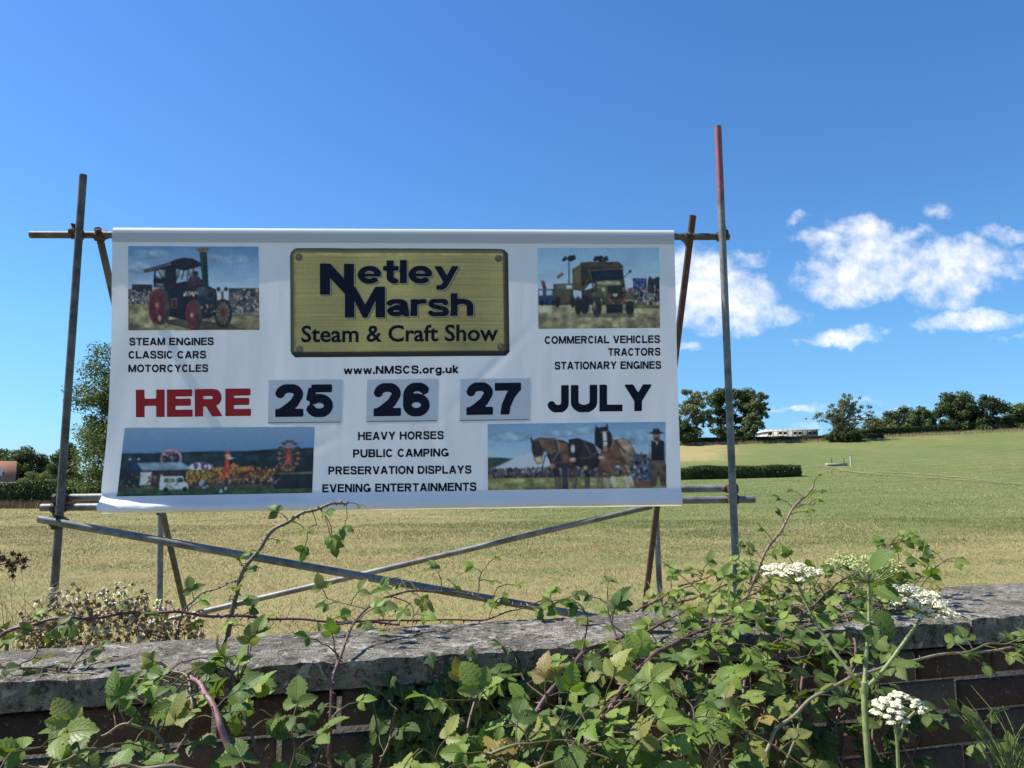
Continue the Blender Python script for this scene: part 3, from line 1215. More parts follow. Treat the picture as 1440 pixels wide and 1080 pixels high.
    if ch == 'a':
        w = .78 + e * .6
        return w, [([(r * .9, X * .73)] + arc(w * .46, X * .72, w * .46 - r * .9, X * .30 - q + .01, 165, 0, 12) + [(w - r * 1.1, .25), (w - r * .6, -.1)], th * .92),
                   (arc(w * .43, .22, w * .43 - r, .235 - q, 0, 370, 22), th * .82), ([(w * .4, .41), (w - r, .46)], h * .8)], -.02, X + .02
    if ch == 's':
        w = .74 + e * .5
        p = [(r * .6, .17), (w * .25, .07), (w * .5, q - .02), (w * .8, .09), (w - r * .95, .20), (w * .76, .31), (w * .5, .37),
             (w * .24, .43), (r, .53), (w * .24, .65), (w * .5, X + .02 - q), (w * .76, .65), (w - r * 1.0, .53)]
        return w, [(catmull([(x, y, 0) for x, y in p], 4)[:, :2].tolist(), th * .82)], -.02, X + .02
    if ch == 'h':
        w = .76 + e
        return w, [V(r), ([(r, .36)] + arc(w / 2, X * .60, w / 2 - r, X * .40 - q + .01, 178, 2, 14) + [(w - r, -.2)], th * .97)], 0, 1.0
    return .5, [], 0, 1


def sdf(strokes, gx_, gy_):
    D = np.full(gx_.shape, 9.0)
    for pts, th in strokes:
        pts = np.asarray(pts, float)[:, :2]
        n = len(pts) - 1
        for i in range(n):
            a, b = pts[i], pts[i + 1]
            d = b - a
            L = math.hypot(*d) + 1e-9
            d = d / L
            t = (gx_ - a[0]) * d[0] + (gy_ - a[1]) * d[1]
            s = np.abs((gx_ - a[0]) * -d[1] + (gy_ - a[1]) * d[0])
            before, after = np.maximum(-t, 0), np.maximum(t - L, 0)
            dist = np.hypot(s, before + after) - th / 2
            if i == 0:
                dist = np.where(before > 0, np.maximum(s - th / 2, before), dist)
            if i == n - 1:
                dist = np.where(after > 0, np.maximum(s - th / 2, after), dist)
            D = np.minimum(D, dist)
    return D


def march(D, xs, ys):
    """filled polygons where D < 0"""
    ins = D < 0
    any_ = ins[:-1, :-1] | ins[1:, :-1] | ins[:-1, 1:] | ins[1:, 1:]
    vid, V, F = {}, [], []

    def vert(key, p):
        if key not in vid:
            vid[key] = len(V)
            V.append(p)
        return vid[key]
    for j, i in zip(*np.where(any_)):
        cs = [(j, i), (j, i + 1), (j + 1, i + 1), (j + 1, i)]
        poly = []
        for q in range(4):
            (a, b), (c, d) = cs[q], cs[(q + 1) % 4]
            if ins[a, b]:
                poly.append(vert(('c', a, b), (xs[b], ys[a])))
            if ins[a, b] != ins[c, d]:
                t = D[a, b] / (D[a, b] - D[c, d])
                key = ('e',) + tuple(sorted(((a, b), (c, d))))
                poly.append(vert(key, (xs[b] + (xs[d] - xs[b]) * t, ys[a] + (ys[c] - ys[a]) * t)))
        poly = list(dict.fromkeys(poly))
        if len(poly) >= 3:
            F.append(tuple(poly))
    return np.array(V).reshape(-1, 2), F


GC = {}


def glyph_mesh(ch, th, res):
    key = (ch, th, res)
    if key not in GC:
        w, st, y0, y1 = glyph(ch, th)
        if not st:
            GC[key] = (w, None, None)
        else:
            st_ = 1.0 / res
            xs = np.arange(-st_ * 2, w + st_ * 3, st_)
            ys = np.arange(y0 - st_ * 2, y1 + st_ * 3, st_)
            gx_, gy_ = np.meshgrid(xs, ys)
            D = sdf(st, gx_, gy_)
            D = np.maximum(D, np.maximum(y0 - gy_, gy_ - y1))
            D = np.maximum(D, np.maximum(-.001 - gx_, gx_ - w - .001))
            V, F = march(D, xs, ys)
            GC[key] = (w, V, F)
    return GC[key]


def layout(text, th, res, gap):
    x = 0
    Vs, Fs, n = [], [], 0
    for i, ch in enumerate(text):
        w, V, F = glyph_mesh(ch, th, res)
        if V is not None:
            Vs.append(V + (x, 0))
            Fs += [tuple(k + n for k in f) for f in F]
            n += len(V)
        x += w + gap
    V = np.concatenate(Vs)
    return V, Fs, V[:, 0].min(), V[:, 0].max()


def words(text, quad, th=0.2, res=20, gap=0.14, off=0.003, mat_=None, name='lettering', parent=None, dx=0, dy=0, flip_y=True):
    """quad: x0, ytop_left, x1, ytop_right, cap height px (baseline = ytop + cap)"""
    x0, yt0, x1, yt1, cap = quad
    V, F, a, b = layout(text, th, res, gap)
    s = (V[:, 0] - a) / (b - a)
    px = x0 + (x1 - x0) * s + dx
    py = yt0 + (yt1 - yt0) * s + (1 - V[:, 1]) * cap + dy
    m_ = MB()
    F = [f[::-1] for f in F] if False else F
    m_.add(on_banner(px, py, off), F)
    return m_.build(name, mat_ or M_NAVY, parent or banner)


CAPT = [
    ('STEAM ENGINES', (182, 475.3, 301, 474.8, 10.6)), ('CLASSIC CARS', (181, 493.8, 290, 493.5, 10.6)), ('MOTORCYCLES', (181, 513, 293, 512.5, 10.6)),
    ('COMMERCIAL VEHICLES', (766, 473, 928, 471.7, 10.8)), ('TRACTORS', (855, 490, 928.5, 489.4, 10.8)), ('STATIONARY ENGINES', (780, 509, 929.5, 508, 10.8)),
    ('HEAVY HORSES', (503.5, 607.6, 624, 606.2, 11.4)), ('PUBLIC CAMPING', (496.5, 632, 631, 630.6, 11.4)),
    ('PRESERVATION DISPLAYS', (462, 656, 663, 654.6, 11.4)), ('EVENING ENTERTAINMENTS', (453.5, 681, 670, 678.5, 11.6)),
    ('www.NMSCS.org.uk', (483.4, 515.2, 644.8, 513.6, 11.2)),
]
for tx, q in CAPT:
    words(tx, q, 0.25, 20, 0.10)
words('HERE', (191.5, 548.2, 353.5, 546.4, 38.6), 0.31, 26, 0.08, mat_=M_RED)['label'] = 'bold red word'
words('JULY', (770, 541.8, 916, 540.6, 37.6), 0.30, 26, 0.08)

# ---- date panels stuck on the sheet
def date_panel(quad, text, tq):
    (x0, y0, x1, y1) = quad
    gx_, gy_ = np.meshgrid(np.linspace(x0, x1, 40), np.linspace(y0, y1, 24))
    gy_ = gy_ - (gx_ - x0) * 0.012
    gx_ = gx_ - (gy_ - y0) * 0.02 + 0.6
    w = 0.004 + 0.003 * fbm(gx_ / 25 + x0, gy_ / 25, 3)
    m_ = MB()
    arr_grid(m_, on_banner(gx_, gy_, w))
    for e in (np.s_[0, :], np.s_[-1, :], np.s_[:, 0], np.s_[:, -1]):
        L = on_banner(gx_[e], gy_[e], w[e])
        B_ = on_banner(gx_[e], gy_[e], -0.003)
        arr_grid(m_, np.array([L, B_]))
        arr_grid(m_, np.array([B_, L]))
    o = m_.build('date_panel', M_PANEL, banner)
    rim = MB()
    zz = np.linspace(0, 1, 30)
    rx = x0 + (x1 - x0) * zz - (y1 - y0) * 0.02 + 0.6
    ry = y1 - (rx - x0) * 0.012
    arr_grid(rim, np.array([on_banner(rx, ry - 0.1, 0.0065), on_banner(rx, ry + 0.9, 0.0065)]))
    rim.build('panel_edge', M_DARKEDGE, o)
    V, F, a, b = layout(text, 0.295, 26, 0.06)
    s = (V[:, 0] - a) / (b - a)
    px = tq[0] + (tq[2] - tq[0]) * s
    py = tq[1] - 0.012 * (px - tq[0]) + (1 - V[:, 1]) * (tq[3] - tq[1])
    m2 = MB()
    m2.add(on_banner(px, py, 0.0022 + 0.004 + 0.003 * fbm(px / 25 + x0, py / 25, 3)), F)
    m2.build('numeral', M_NAVY, o)


date_panel((377.8, 534.6, 480, 594.5), '25', (387.5, 541.5, 468.5, 586.5))
date_panel((515.6, 533.8, 615, 592.5), '26', (525.6, 540, 604.3, 585.5))
date_panel((647, 533, 744.5, 591), '27', (656, 539.2, 732.8, 583.8))


# ---- printed photographs: painted as colour fields on a fine mesh
class Paint:
    def __init__(self, x0, y0, x1, y1, w, h):
        self.b = (x0, y0, x1, y1)
        self.w, self.h = w, h
        self.X, self.Y = np.meshgrid(np.linspace(x0, x1, w), np.linspace(y0, y1, h))
        self.C = np.zeros((h, w, 3))
        self.px = (x1 - x0) / w
        self.r = np.random.default_rng(w * 7 + h)

    def put(self, d, c, a=1.0):
        """d: signed distance in the picture's own units, negative inside"""
        k = np.clip(0.5 - d / (self.px * 2.0), 0, 1)[..., None] * a
        c = np.asarray(c, float)
        m = k[..., 0] > 0.05
        if m.any():
            ph = self.r.uniform(0, 60, 2)
            ys = self.Y[m]
            y0, y1 = ys.min(), ys.max() + 1e-6
            sc = self.px * 9
            mod = 1 + 0.34 * fbm(self.X / sc + ph[0], self.Y / sc + ph[1], 3) + 0.20 * (0.5 - np.clip((self.Y - y0) / (y1 - y0), 0, 1)) * min(1.0, (y1 - y0) / (self.px * 12))
            e = np.exp(-np.clip(-d, 0, None) / (self.px * 2.2))
            mod = mod * (1 - 0.22 * e)
            c = c * mod[..., None]
        self.C = self.C * (1 - k) + c * k

    def grad(self, y0, c0, y1, c1):
        t = np.clip((self.Y - y0) / (y1 - y0), 0, 1)[..., None]
        self.C = np.asarray(c0) * (1 - t) + np.asarray(c1) * t

    def poly(self, pts, c, a=1.0):
        pts = np.asarray(pts, float)
        D = np.full(self.X.shape, 1e9)
        ins = np.zeros(self.X.shape, bool)
        for i in range(len(pts)):
            p, q = pts[i], pts[(i + 1) % len(pts)]
            d = q - p
            L2 = d @ d + 1e-9
            t = np.clip(((self.X - p[0]) * d[0] + (self.Y - p[1]) * d[1]) / L2, 0, 1)
            D = np.minimum(D, np.hypot(self.X - p[0] - t * d[0], self.Y - p[1] - t * d[1]))
            cr = (p[1] > self.Y) != (q[1] > self.Y)
            with np.errstate(divide='ignore', invalid='ignore'):
                xi = (q[0] - p[0]) * (self.Y - p[1]) / (q[1] - p[1] + 1e-12) + p[0]
            ins ^= cr & (self.X < xi)
        self.put(np.where(ins, -D, D), c, a)

    def rect(self, x0, y0, x1, y1, c, a=1.0):
        self.poly([(x0, y0), (x1, y0), (x1, y1), (x0, y1)], c, a)

    def ell(self, cx, cy, rx, ry, c, a=1.0, ring=None):
        f = np.hypot((self.X - cx) / rx, (self.Y - cy) / ry)
        d = (f - 1) * min(rx, ry)
        if ring:
            d = np.abs(d) - ring
        self.put(d, c, a)

    def line(self, pts, w, c, a=1.0):
        D = np.full(self.X.shape, 1e9)
        for p, q in zip(pts[:-1], pts[1:]):
            dx, dy = q[0] - p[0], q[1] - p[1]
            t = np.clip(((self.X - p[0]) * dx + (self.Y - p[1]) * dy) / (dx * dx + dy * dy + 1e-9), 0, 1)
            D = np.minimum(D, np.hypot(self.X - p[0] - t * dx, self.Y - p[1] - t * dy))
        self.put(D - w / 2, c, a)

    def specks(self, x0, y0, x1, y1, n, cols, s0, s1, a=0.9, tall=1.3):
        for _ in range(n):
            cx, cy = self.r.uniform(x0, x1), self.r.uniform(y0, y1)
            s = self.r.uniform(s0, s1)
            self.ell(cx, cy, s, s * tall, cols[self.r.integers(len(cols))], a)

    def mottle(self, x0, y0, x1, y1, amp, sc):
        m = (self.X > x0) & (self.X < x1) & (self.Y > y0) & (self.Y < y1)
        n = fbm(self.X / sc, self.Y / (sc * .5), 4)
        self.C = np.where(m[..., None], self.C * (1 + amp * n[..., None]), self.C)

    def build(self, quad, name, label=None, off=0.003, keep=None, parent=None):
        C = np.clip(self.C * (1 + 0.05 * self.r.normal(0, 1, self.X.shape)[..., None] * 0.6), 3, 255)
        # soft print: slight blur as in an enlarged snapshot
        K = np.pad(C, ((1, 1), (1, 1), (0, 0)), mode='edge')
        C = 0.4 * C + 0.15 * (K[:-2, 1:-1] + K[2:, 1:-1] + K[1:-1, :-2] + K[1:-1, 2:])
        C = C + (C.mean(-1, keepdims=True) - C) * 0.10
        white = lin((160, 174, 196))
        A = np.clip((lin(C) / white * 0.98) ** 1.14 * 1.06, 0.004, 0.85)
        (ax, ay), (bx, by), (cx, cy), (dx, dy) = quad
        s, t = np.meshgrid(np.linspace(0, 1, self.w), np.linspace(0, 1, self.h))
        px = (ax * (1 - s) + bx * s) * (1 - t) + (dx * (1 - s) + cx * s) * t
        py = (ay * (1 - s) + by * s) * (1 - t) + (dy * (1 - s) + cy * s) * t
        m_ = MB()
        arr_grid(m_, on_banner(px, py, off), A, keep=keep)
        o = m_.build(name, M_PRINT, parent or banner, smooth=True)
        if label:
            o['label'] = label
        return o


def spokes(p, cx, cy, rx, ry, n, w, c, a0=0.0):
    for k in range(n):
        t = a0 + k * 2 * math.pi / n
        p.line([(cx, cy), (cx + rx * math.cos(t), cy + ry * math.sin(t))], w, c)


# traction engine
p = Paint(75, 50, 1395, 890, 230, 150)
p.grad(50, (74, 112, 160), 480, (128, 152, 182))
for cx, cy, rx, ry in ((250, 130, 160, 50), (380, 120, 120, 40), (1150, 180, 200, 50), (960, 150, 90, 40), (180, 260, 140, 60)):
    p.ell(cx, cy, rx, ry, (122, 148, 178), .45)
p.mottle(75, 50, 1395, 480, .12, 220)
p.rect(75, 610, 1400, 900, (126, 124, 100))
p.mottle(75, 610, 1400, 900, .5, 130)
p.rect(75, 480, 310, 625, (70, 72, 78))
p.rect(115, 432, 315, 500, (36, 42, 54))
p.specks(80, 490, 300, 620, 170, [(140, 145, 155), (45, 45, 52), (95, 88, 90), (170, 172, 178), (70, 80, 100)], 5, 12)
p.rect(1090, 470, 1400, 505, (45, 52, 60))
p.rect(960, 500, 1400, 745, (66, 68, 76))
p.specks(1100, 485, 1395, 730, 190, [(145, 148, 155), (40, 42, 50), (110, 95, 95), (165, 165, 160), (80, 90, 110)], 6, 15)
p.rect(1110, 715, 1400, 745, (120, 122, 122))
for cx in (985, 1060):
    p.poly([(cx - 22, 500), (cx + 30, 490), (cx + 32, 590), (cx - 25, 590)], (165, 175, 190))
    p.ell(cx + 2, 478, 17, 20, (45, 40, 45))
p.poly([(440, 790), (640, 770), (1120, 840), (1200, 880), (760, 890), (480, 830)], (70, 68, 62))
p.poly([(450, 240), (560, 270), (560, 420), (640, 400), (820, 380), (850, 450), (960, 480), (970, 720), (900, 770), (680, 800), (470, 745), (440, 480)], (30, 31, 44))
p.poly([(560, 290), (700, 262), (790, 262), (790, 340), (700, 330), (620, 350), (560, 370)], (118, 140, 168))
for x in (590, 640, 690, 735):
    p.line([(x, 270), (x - 25, 380)], 9, (40, 38, 46))
p.poly([(335, 300), (440, 265), (445, 460), (330, 460)], (42, 42, 52))
p.ell(395, 325, 46, 48, (125, 148, 175))
p.line([(370, 285), (420, 365)], 7, (40, 40, 48))
p.rect(330, 372, 450, 415, (30, 34, 46))
p.rect(355, 420, 430, 450, (120, 130, 145), .6)
p.poly([(655, 420), (700, 350), (750, 330), (800, 360), (825, 430), (700, 470)], (62, 48, 60))
p.ell(756, 316, 24, 22, (35, 34, 44))
p.ell(706, 340, 16, 20, (110, 85, 80))
p.ell(705, 270, 9, 32, (190, 195, 200), .7)
p.poly([(230, 285), (500, 208), (560, 180), (640, 163), (720, 168), (805, 212), (812, 244), (640, 292), (520, 262), (240, 310)], (32, 30, 40))
p.poly([(235, 290), (505, 212), (508, 238), (240, 308)], (84, 90, 104))
p.poly([(795, 95), (868, 95), (886, 450), (826, 445)], (22, 48, 50))
p.line([(812, 110), (838, 440)], 9, (52, 88, 88))
p.ell(830, 80, 60, 15, (96, 76, 66))
p.rect(792, 80, 870, 108, (112, 92, 74))
p.ell(865, 560, 108, 112, (34, 42, 54))
p.ell(820, 500, 70, 50, (58, 72, 82), .8)
p.ell(905, 535, 48, 52, (64, 80, 84))
p.ell(905, 535, 36, 40, (36, 46, 52))
p.specks(640, 505, 780, 540, 14, [(190, 190, 185), (130, 130, 130)], 6, 14)
p.rect(512, 572, 566, 668, (140, 92, 84))
p.rect(520, 582, 558, 658, (48, 42, 52))
p.ell(410, 652, 98, 188, (56, 58, 62))
p.ell(362, 650, 84, 176, (112, 42, 50))
p.ell(364, 650, 66, 146, (52, 38, 50))
spokes(p, 364, 645, 66, 146, 12, 11, (118, 46, 52))
p.ell(368, 640, 20, 30, (172, 110, 90))
p.ell(392, 770, 18, 34, (190, 190, 170), .7)
p.ell(740, 735, 82, 156, (58, 62, 62))
p.ell(722, 735, 70, 142, (116, 46, 52))
p.ell(724, 735, 54, 116, (62, 52, 58))
spokes(p, 722, 735, 54, 116, 10, 10, (120, 48, 52), .2)
p.ell(714, 740, 18, 26, (176, 150, 110))
p.ell(1032, 722, 90, 142, (40, 42, 48))
p.ell(1030, 722, 68, 116, (96, 92, 84))
spokes(p, 1030, 718, 68, 116, 12, 8, (60, 42, 46))
p.ell(1040, 715, 26, 26, (96, 50, 50))
p.specks(800, 640, 960, 720, 16, [(150, 150, 150), (100, 60, 60)], 6, 12)
p.build([(181, 346.5), (363.5, 347.2), (365, 464), (180, 464.5)], 'printed_photo', 'printed photo of a traction engine')

# army lorry
p = Paint(115, 65, 1352, 880, 220, 148)
p.grad(65, (106, 142, 180), 600, (140, 164, 190))
p.mottle(115, 65, 1352, 600, .08, 240)
p.rect(115, 630, 1352, 890, (132, 130, 110))
p.rect(1090, 600, 1352, 680, (88, 98, 66))
p.mottle(115, 600, 1352, 890, .5, 150)
p.line([(432, 170), (432, 420)], 13, (70, 84, 100))
p.specks(380, 150, 490, 190, 22, [(30, 34, 42)], 8, 17, 1, .8)
p.poly([(145, 392), (180, 400), (202, 478), (168, 480)], (122, 50, 58))
p.poly([(310, 345), (368, 305), (375, 340), (318, 375)], (150, 120, 130))
p.line([(318, 366), (372, 330)], 8, (60, 50, 90))
p.rect(118, 480, 290, 640, (38, 58, 98))
p.rect(195, 490, 265, 545, (130, 155, 165))
p.rect(122, 490, 165, 545, (150, 170, 180))
p.poly([(270, 430), (470, 425), (475, 640), (290, 650)], (68, 66, 56))
p.rect(305, 440, 395, 495, (92, 106, 104))
p.rect(400, 440, 470, 480, (140, 160, 165))
for cx in (315, 468):
    p.ell(cx, 610, 26, 55, (36, 36, 34))
for cx in (155, 272):
    p.ell(cx, 620, 18, 26, (24, 28, 38))
p.rect(330, 640, 450, 665, (170, 165, 150), .6)
p.rect(1080, 375, 1218, 510, (30, 52, 108))
p.specks(1100, 390, 1200, 500, 34, [(120, 140, 180), (50, 75, 130)], 5, 11)
p.ell(1040, 430, 50, 60, (160, 178, 200), .6)
p.rect(1000, 500, 1352, 610, (52, 60, 66))
p.specks(1000, 480, 1352, 640, 150, [(150, 155, 165), (36, 42, 50), (90, 100, 120), (120, 95, 95)], 7, 15)
p.specks(1240, 370, 1352, 520, 60, [(34, 40, 44), (56, 62, 60)], 8, 18)
p.specks(690, 155, 832, 200, 34, [(36, 40, 38), (26, 30, 30)], 10, 20, 1, .7)
p.poly([(465, 285), (552, 228), (562, 500), (470, 485)], (98, 88, 66))
for x in range(480, 556, 18):
    p.line([(x, 270), (x + 3, 490)], 6, (74, 66, 50))
p.poly([(550, 215), (650, 206), (940, 208), (980, 245), (990, 420), (640, 420), (560, 520)], (40, 42, 38))
p.poly([(550, 215), (650, 206), (940, 208), (975, 245), (972, 268), (640, 285), (560, 255)], (62, 58, 50))
p.line([(552, 225), (560, 500)], 10, (82, 82, 66))
p.poly([(650, 300), (965, 288), (985, 385), (680, 395)], (22, 36, 52))
p.line([(630, 290), (970, 276)], 12, (84, 84, 70))
p.line([(640, 295), (690, 520)], 14, (70, 72, 58))
p.line([(630, 380), (560, 500)], 9, (104, 104, 92))
p.line([(985, 365), (1050, 310)], 5, (50, 56, 60))
p.ell(1054, 305, 13, 14, (40, 44, 50))
p.poly([(690, 390), (990, 380), (1010, 520), (1000, 600), (690, 600)], (54, 54, 44))
p.poly([(705, 408), (800, 396), (945, 398), (965, 440), (830, 452), (720, 440)], (128, 130, 112))
p.poly([(705, 440), (830, 455), (822, 540), (720, 520)], (86, 86, 70))
p.poly([(822, 450), (980, 440), (1000, 560), (822, 570)], (36, 40, 36))
p.ell(782, 488, 22, 26, (140, 140, 124))
p.ell(990, 488, 20, 24, (110, 110, 96))
p.poly([(560, 500), (680, 470), (690, 640), (560, 640)], (46, 46, 44))
p.poly([(655, 530), (700, 505), (830, 515), (830, 575), (660, 575)], (82, 82, 68))
p.poly([(1000, 520), (1070, 520), (1105, 570), (1090, 600), (1000, 590)], (84, 84, 72))
p.rect(740, 580, 1088, 640, (64, 62, 54))
p.rect(748, 582, 762, 640, (170, 165, 150), .8)
p.rect(1000, 585, 1085, 610, (150, 148, 130), .7)
p.specks(815, 530, 985, 548, 26, [(185, 185, 180), (60, 60, 56)], 6, 12)
p.line([(835, 575), (860, 615), (905, 645), (950, 638), (985, 605), (1005, 570)], 20, (118, 78, 70))
p.rect(810, 640, 970, 725, (30, 31, 34))
for cx, cy, rx, ry in ((522, 650, 34, 92), (588, 640, 46, 98), (1046, 680, 42, 76)):
    p.ell(cx, cy, rx, ry, (36, 36, 40))
p.ell(712, 665, 48, 102, (50, 46, 46))
p.ell(688, 655, 22, 68, (82, 78, 70))
p.ell(684, 640, 9, 24, (150, 145, 130))
p.rect(520, 728, 1090, 770, (74, 70, 60), .6)
p.build([(756, 349.2), (926.5, 348.8), (928.3, 461.3), (757, 462.5)], 'printed_photo', 'printed photo of an old army lorry')

# fairground at dusk
p = Paint(30, 58, 1395, 540, 300, 110)
p.grad(58, (100, 128, 162), 250, (76, 112, 158))
p.poly([(30, 238), (260, 238), (700, 228), (900, 232), (1150, 215), (1400, 212), (1400, 480), (30, 480)], (26, 44, 58))
p.mottle(30, 230, 1395, 470, .35, 80)
p.rect(20, 460, 1400, 545, (58, 68, 58))
p.rect(20, 505, 1400, 545, (52, 78, 50))
p.mottle(30, 460, 1395, 545, .4, 60)
for x in (90, 152):
    p.ell(x, 280, 9, 8, (150, 170, 170))
p.ell(378, 280, 68, 64, (150, 118, 150), ring=9)
p.ell(378, 280, 50, 50, (50, 46, 70), .7)
p.specks(315, 215, 440, 300, 34, [(185, 150, 165), (130, 95, 130)], 3, 6)
p.rect(40, 330, 180, 480, (30, 36, 46))
p.specks(40, 330, 170, 480, 50, [(120, 120, 90), (70, 60, 60), (40, 60, 80)], 3, 7)
p.poly([(60, 345), (140, 305), (182, 362), (80, 368)], (30, 50, 88))
p.poly([(140, 305), (455, 303), (545, 360), (182, 364)], (100, 130, 156))
for x in (200, 260, 320, 380, 440):
    p.line([(x, 305), (x + (x - 140) * .2, 360)], 3, (130, 152, 172))
p.rect(180, 364, 520, 470, (46, 40, 50))
p.rect(172, 370, 252, 466, (150, 160, 172))
p.specks(215, 400, 330, 455, 26, [(70, 60, 66), (190, 190, 190), (120, 90, 80)], 5, 10)
p.ell(592, 342, 88, 34, (190, 195, 214))
p.specks(545, 315, 650, 362, 26, [(70, 60, 110), (120, 70, 120)], 4, 9)
p.rect(500, 362, 1160, 470, (62, 50, 46))
p.specks(495, 368, 690, 455, 130, [(190, 180, 70), (120, 140, 60), (200, 120, 60), (90, 70, 60)], 4, 9)
p.poly([(680, 345), (790, 340), (830, 312), (880, 342), (980, 338), (980, 375), (680, 378)], (160, 116, 62))
p.specks(680, 345, 1140, 460, 260, [(170, 130, 80), (190, 160, 110), (110, 60, 50), (60, 52, 66), (140, 100, 60)], 3, 8)
p.poly([(768, 225), (798, 225), (800, 420), (765, 420)], (158, 62, 52))
p.specks(735, 380, 800, 440, 34, [(220, 150, 80), (190, 70, 50)], 4, 9)
p.ell(805, 280, 26, 9, (190, 200, 205))
p.ell(785, 262, 22, 10, (200, 160, 140))
for k in range(16):
    t = k * math.pi / 8 + .2
    p.line([(1218, 268), (1218 + 66 * math.cos(t), 268 + 100 * math.sin(t))], 5, [(160, 84, 66), (190, 130, 90)][k % 2])
    gxx, gyy = 1218 + 70 * math.cos(t), 268 + 106 * math.sin(t)
    p.ell(gxx, gyy, 15, 8, (24, 30, 44) if gyy < 230 else (150, 110, 96))
p.ell(1218, 268, 68, 104, (160, 110, 96), .8, ring=3)
p.ell(1218, 280, 22, 50, (150, 70, 60), .8)
p.line([(1218, 280), (1165, 400)], 7, (150, 96, 86))
p.line([(1218, 280), (1265, 400)], 7, (150, 96, 86))
p.poly([(1150, 390), (1390, 385), (1390, 400), (1160, 410)], (84, 104, 84))
p.rect(1120, 405, 1392, 505, (30, 36, 52))
p.poly([(1095, 470), (1160, 430), (1170, 470)], (36, 42, 58))
p.line([(1100, 470), (1165, 432)], 5, (120, 130, 150))
p.specks(680, 420, 1140, 470, 60, [(40, 44, 60), (150, 150, 165), (120, 70, 66)], 4, 9)
p.specks(580, 440, 650, 485, 14, [(34, 52, 86), (150, 160, 170)], 7, 14)
p.specks(735, 470, 785, 520, 8, [(140, 160, 180), (60, 70, 96)], 8, 13)
p.poly([(312, 412), (330, 403), (470, 403), (484, 440), (518, 462), (518, 500), (312, 500)], (176, 194, 198))
for x in (340, 380, 425):
    p.rect(x, 418, x + 34, 448, (80, 116, 116))
p.poly([(440, 415), (468, 415), (480, 445), (440, 450)], (46, 62, 74))
p.specks(345, 440, 440, 480, 12, [(120, 150, 130), (150, 120, 110)], 4, 8)
for x in (358, 492):
    p.ell(x, 497, 17, 15, (28, 32, 38))
p.build([(176, 601.8), (442.7, 600.2), (439.2, 693), (167.2, 698)], 'printed_photo', 'printed photo of a fairground')

# heavy horses
p = Paint(30, 50, 1392, 562, 270, 110)
p.grad(50, (98, 134, 172), 400, (136, 164, 192))
for cx, cy, rx, ry in ((200, 150, 160, 40), (620, 130, 160, 30), (1180, 160, 130, 60), (760, 110, 90, 30)):
    p.ell(cx, cy, rx, ry, (126, 152, 182), .5)
p.mottle(30, 50, 1392, 400, .1, 260)
p.poly([(30, 310), (130, 312), (230, 322), (200, 350), (30, 405)], (52, 74, 72))
p.poly([(40, 405), (180, 340), (300, 283), (365, 283), (520, 330), (560, 415)], (164, 182, 204))
p.rect(30, 400, 1392, 475, (58, 62, 70))
p.specks(30, 395, 1392, 470, 330, [(150, 155, 165), (34, 38, 48), (100, 96, 104), (70, 80, 110), (120, 100, 96)], 5, 10, .9, 1.8)
p.rect(30, 470, 1392, 570, (118, 122, 86))
p.mottle(30, 470, 1392, 570, .4, 70)
p.rect(1120, 300, 1290, 500, (66, 76, 96))
p.specks(1110, 290, 1290, 500, 120, [(60, 84, 132), (130, 140, 160), (36, 42, 54), (110, 80, 80)], 7, 14)
p.rect(1120, 505, 1280, 545, (96, 70, 66))
DK, BR, FE = (38, 34, 40), (86, 66, 60), (160, 156, 142)


def leg(x0, y0, x1, y1, c, f=FE, w=30):
    p.line([(x0, y0), ((x0 + x1) / 2 + 4, (y0 + y1) / 2), (x1, y1)], w, c)
    p.line([((x0 + 2 * x1) / 3, (y0 + 2 * y1) / 3), (x1, y1)], w + 8, f, .75)


leg(540, 370, 570, 548, DK, (104, 96, 88), 44)
leg(610, 370, 622, 545, (40, 46, 66), (60, 64, 74), 34)
leg(690, 370, 690, 545, (70, 58, 54), (110, 104, 92), 30)
leg(780, 380, 790, 545, DK, (96, 92, 84), 34)
p.poly([(520, 170), (610, 185), (690, 230), (780, 330), (680, 400), (520, 395), (480, 290)], (54, 44, 48))
p.poly([(560, 190), (640, 210), (660, 350), (600, 375)], (98, 76, 66))
p.poly([(362, 165), (372, 182), (420, 160), (545, 165), (560, 260), (520, 300), (468, 265), (450, 300), (440, 360), (405, 370), (385, 330), (365, 240)], (88, 74, 68))
p.poly([(375, 190), (420, 180), (450, 260), (440, 300), (385, 300), (368, 240)], (50, 46, 54))
p.poly([(386, 315), (440, 305), (446, 350), (425, 370), (398, 360)], (168, 140, 126))
p.line([(362, 165), (374, 195)], 12, (40, 38, 46))
p.line([(560, 170), (580, 260), (530, 340)], 10, (140, 138, 142), .8)
p.line([(480, 290), (560, 262)], 7, (110, 112, 125))
p.line([(470, 300), (445, 395)], 8, (46, 50, 70))
p.line([(515, 358), (660, 355)], 8, (90, 70, 64))
p.ell(525, 382, 20, 20, (170, 150, 110), .7)
p.poly([(650, 180), (720, 168), (840, 215), (900, 330), (870, 400), (760, 410), (690, 370), (655, 260)], (44, 37, 42))
p.poly([(655, 180), (720, 170), (760, 230), (730, 310), (690, 350), (660, 345), (665, 300)], (36, 32, 38))
p.ell(681, 250, 17, 34, (182, 190, 206))
p.ell(680, 335, 26, 20, (168, 158, 152))
p.line([(720, 320), (800, 325), (900, 250)], 8, (100, 96, 104))
p.line([(770, 200), (820, 300)], 8, (130, 122, 118), .7)
p.ell(775, 400, 20, 18, (160, 150, 110), .8)
leg(1050, 360, 1095, 545, (110, 92, 82), (180, 176, 160), 34)
leg(1085, 360, 1130, 540, (120, 108, 98), (170, 168, 155), 26)
leg(890, 380, 885, 545, (76, 58, 52), (120, 114, 100), 38)
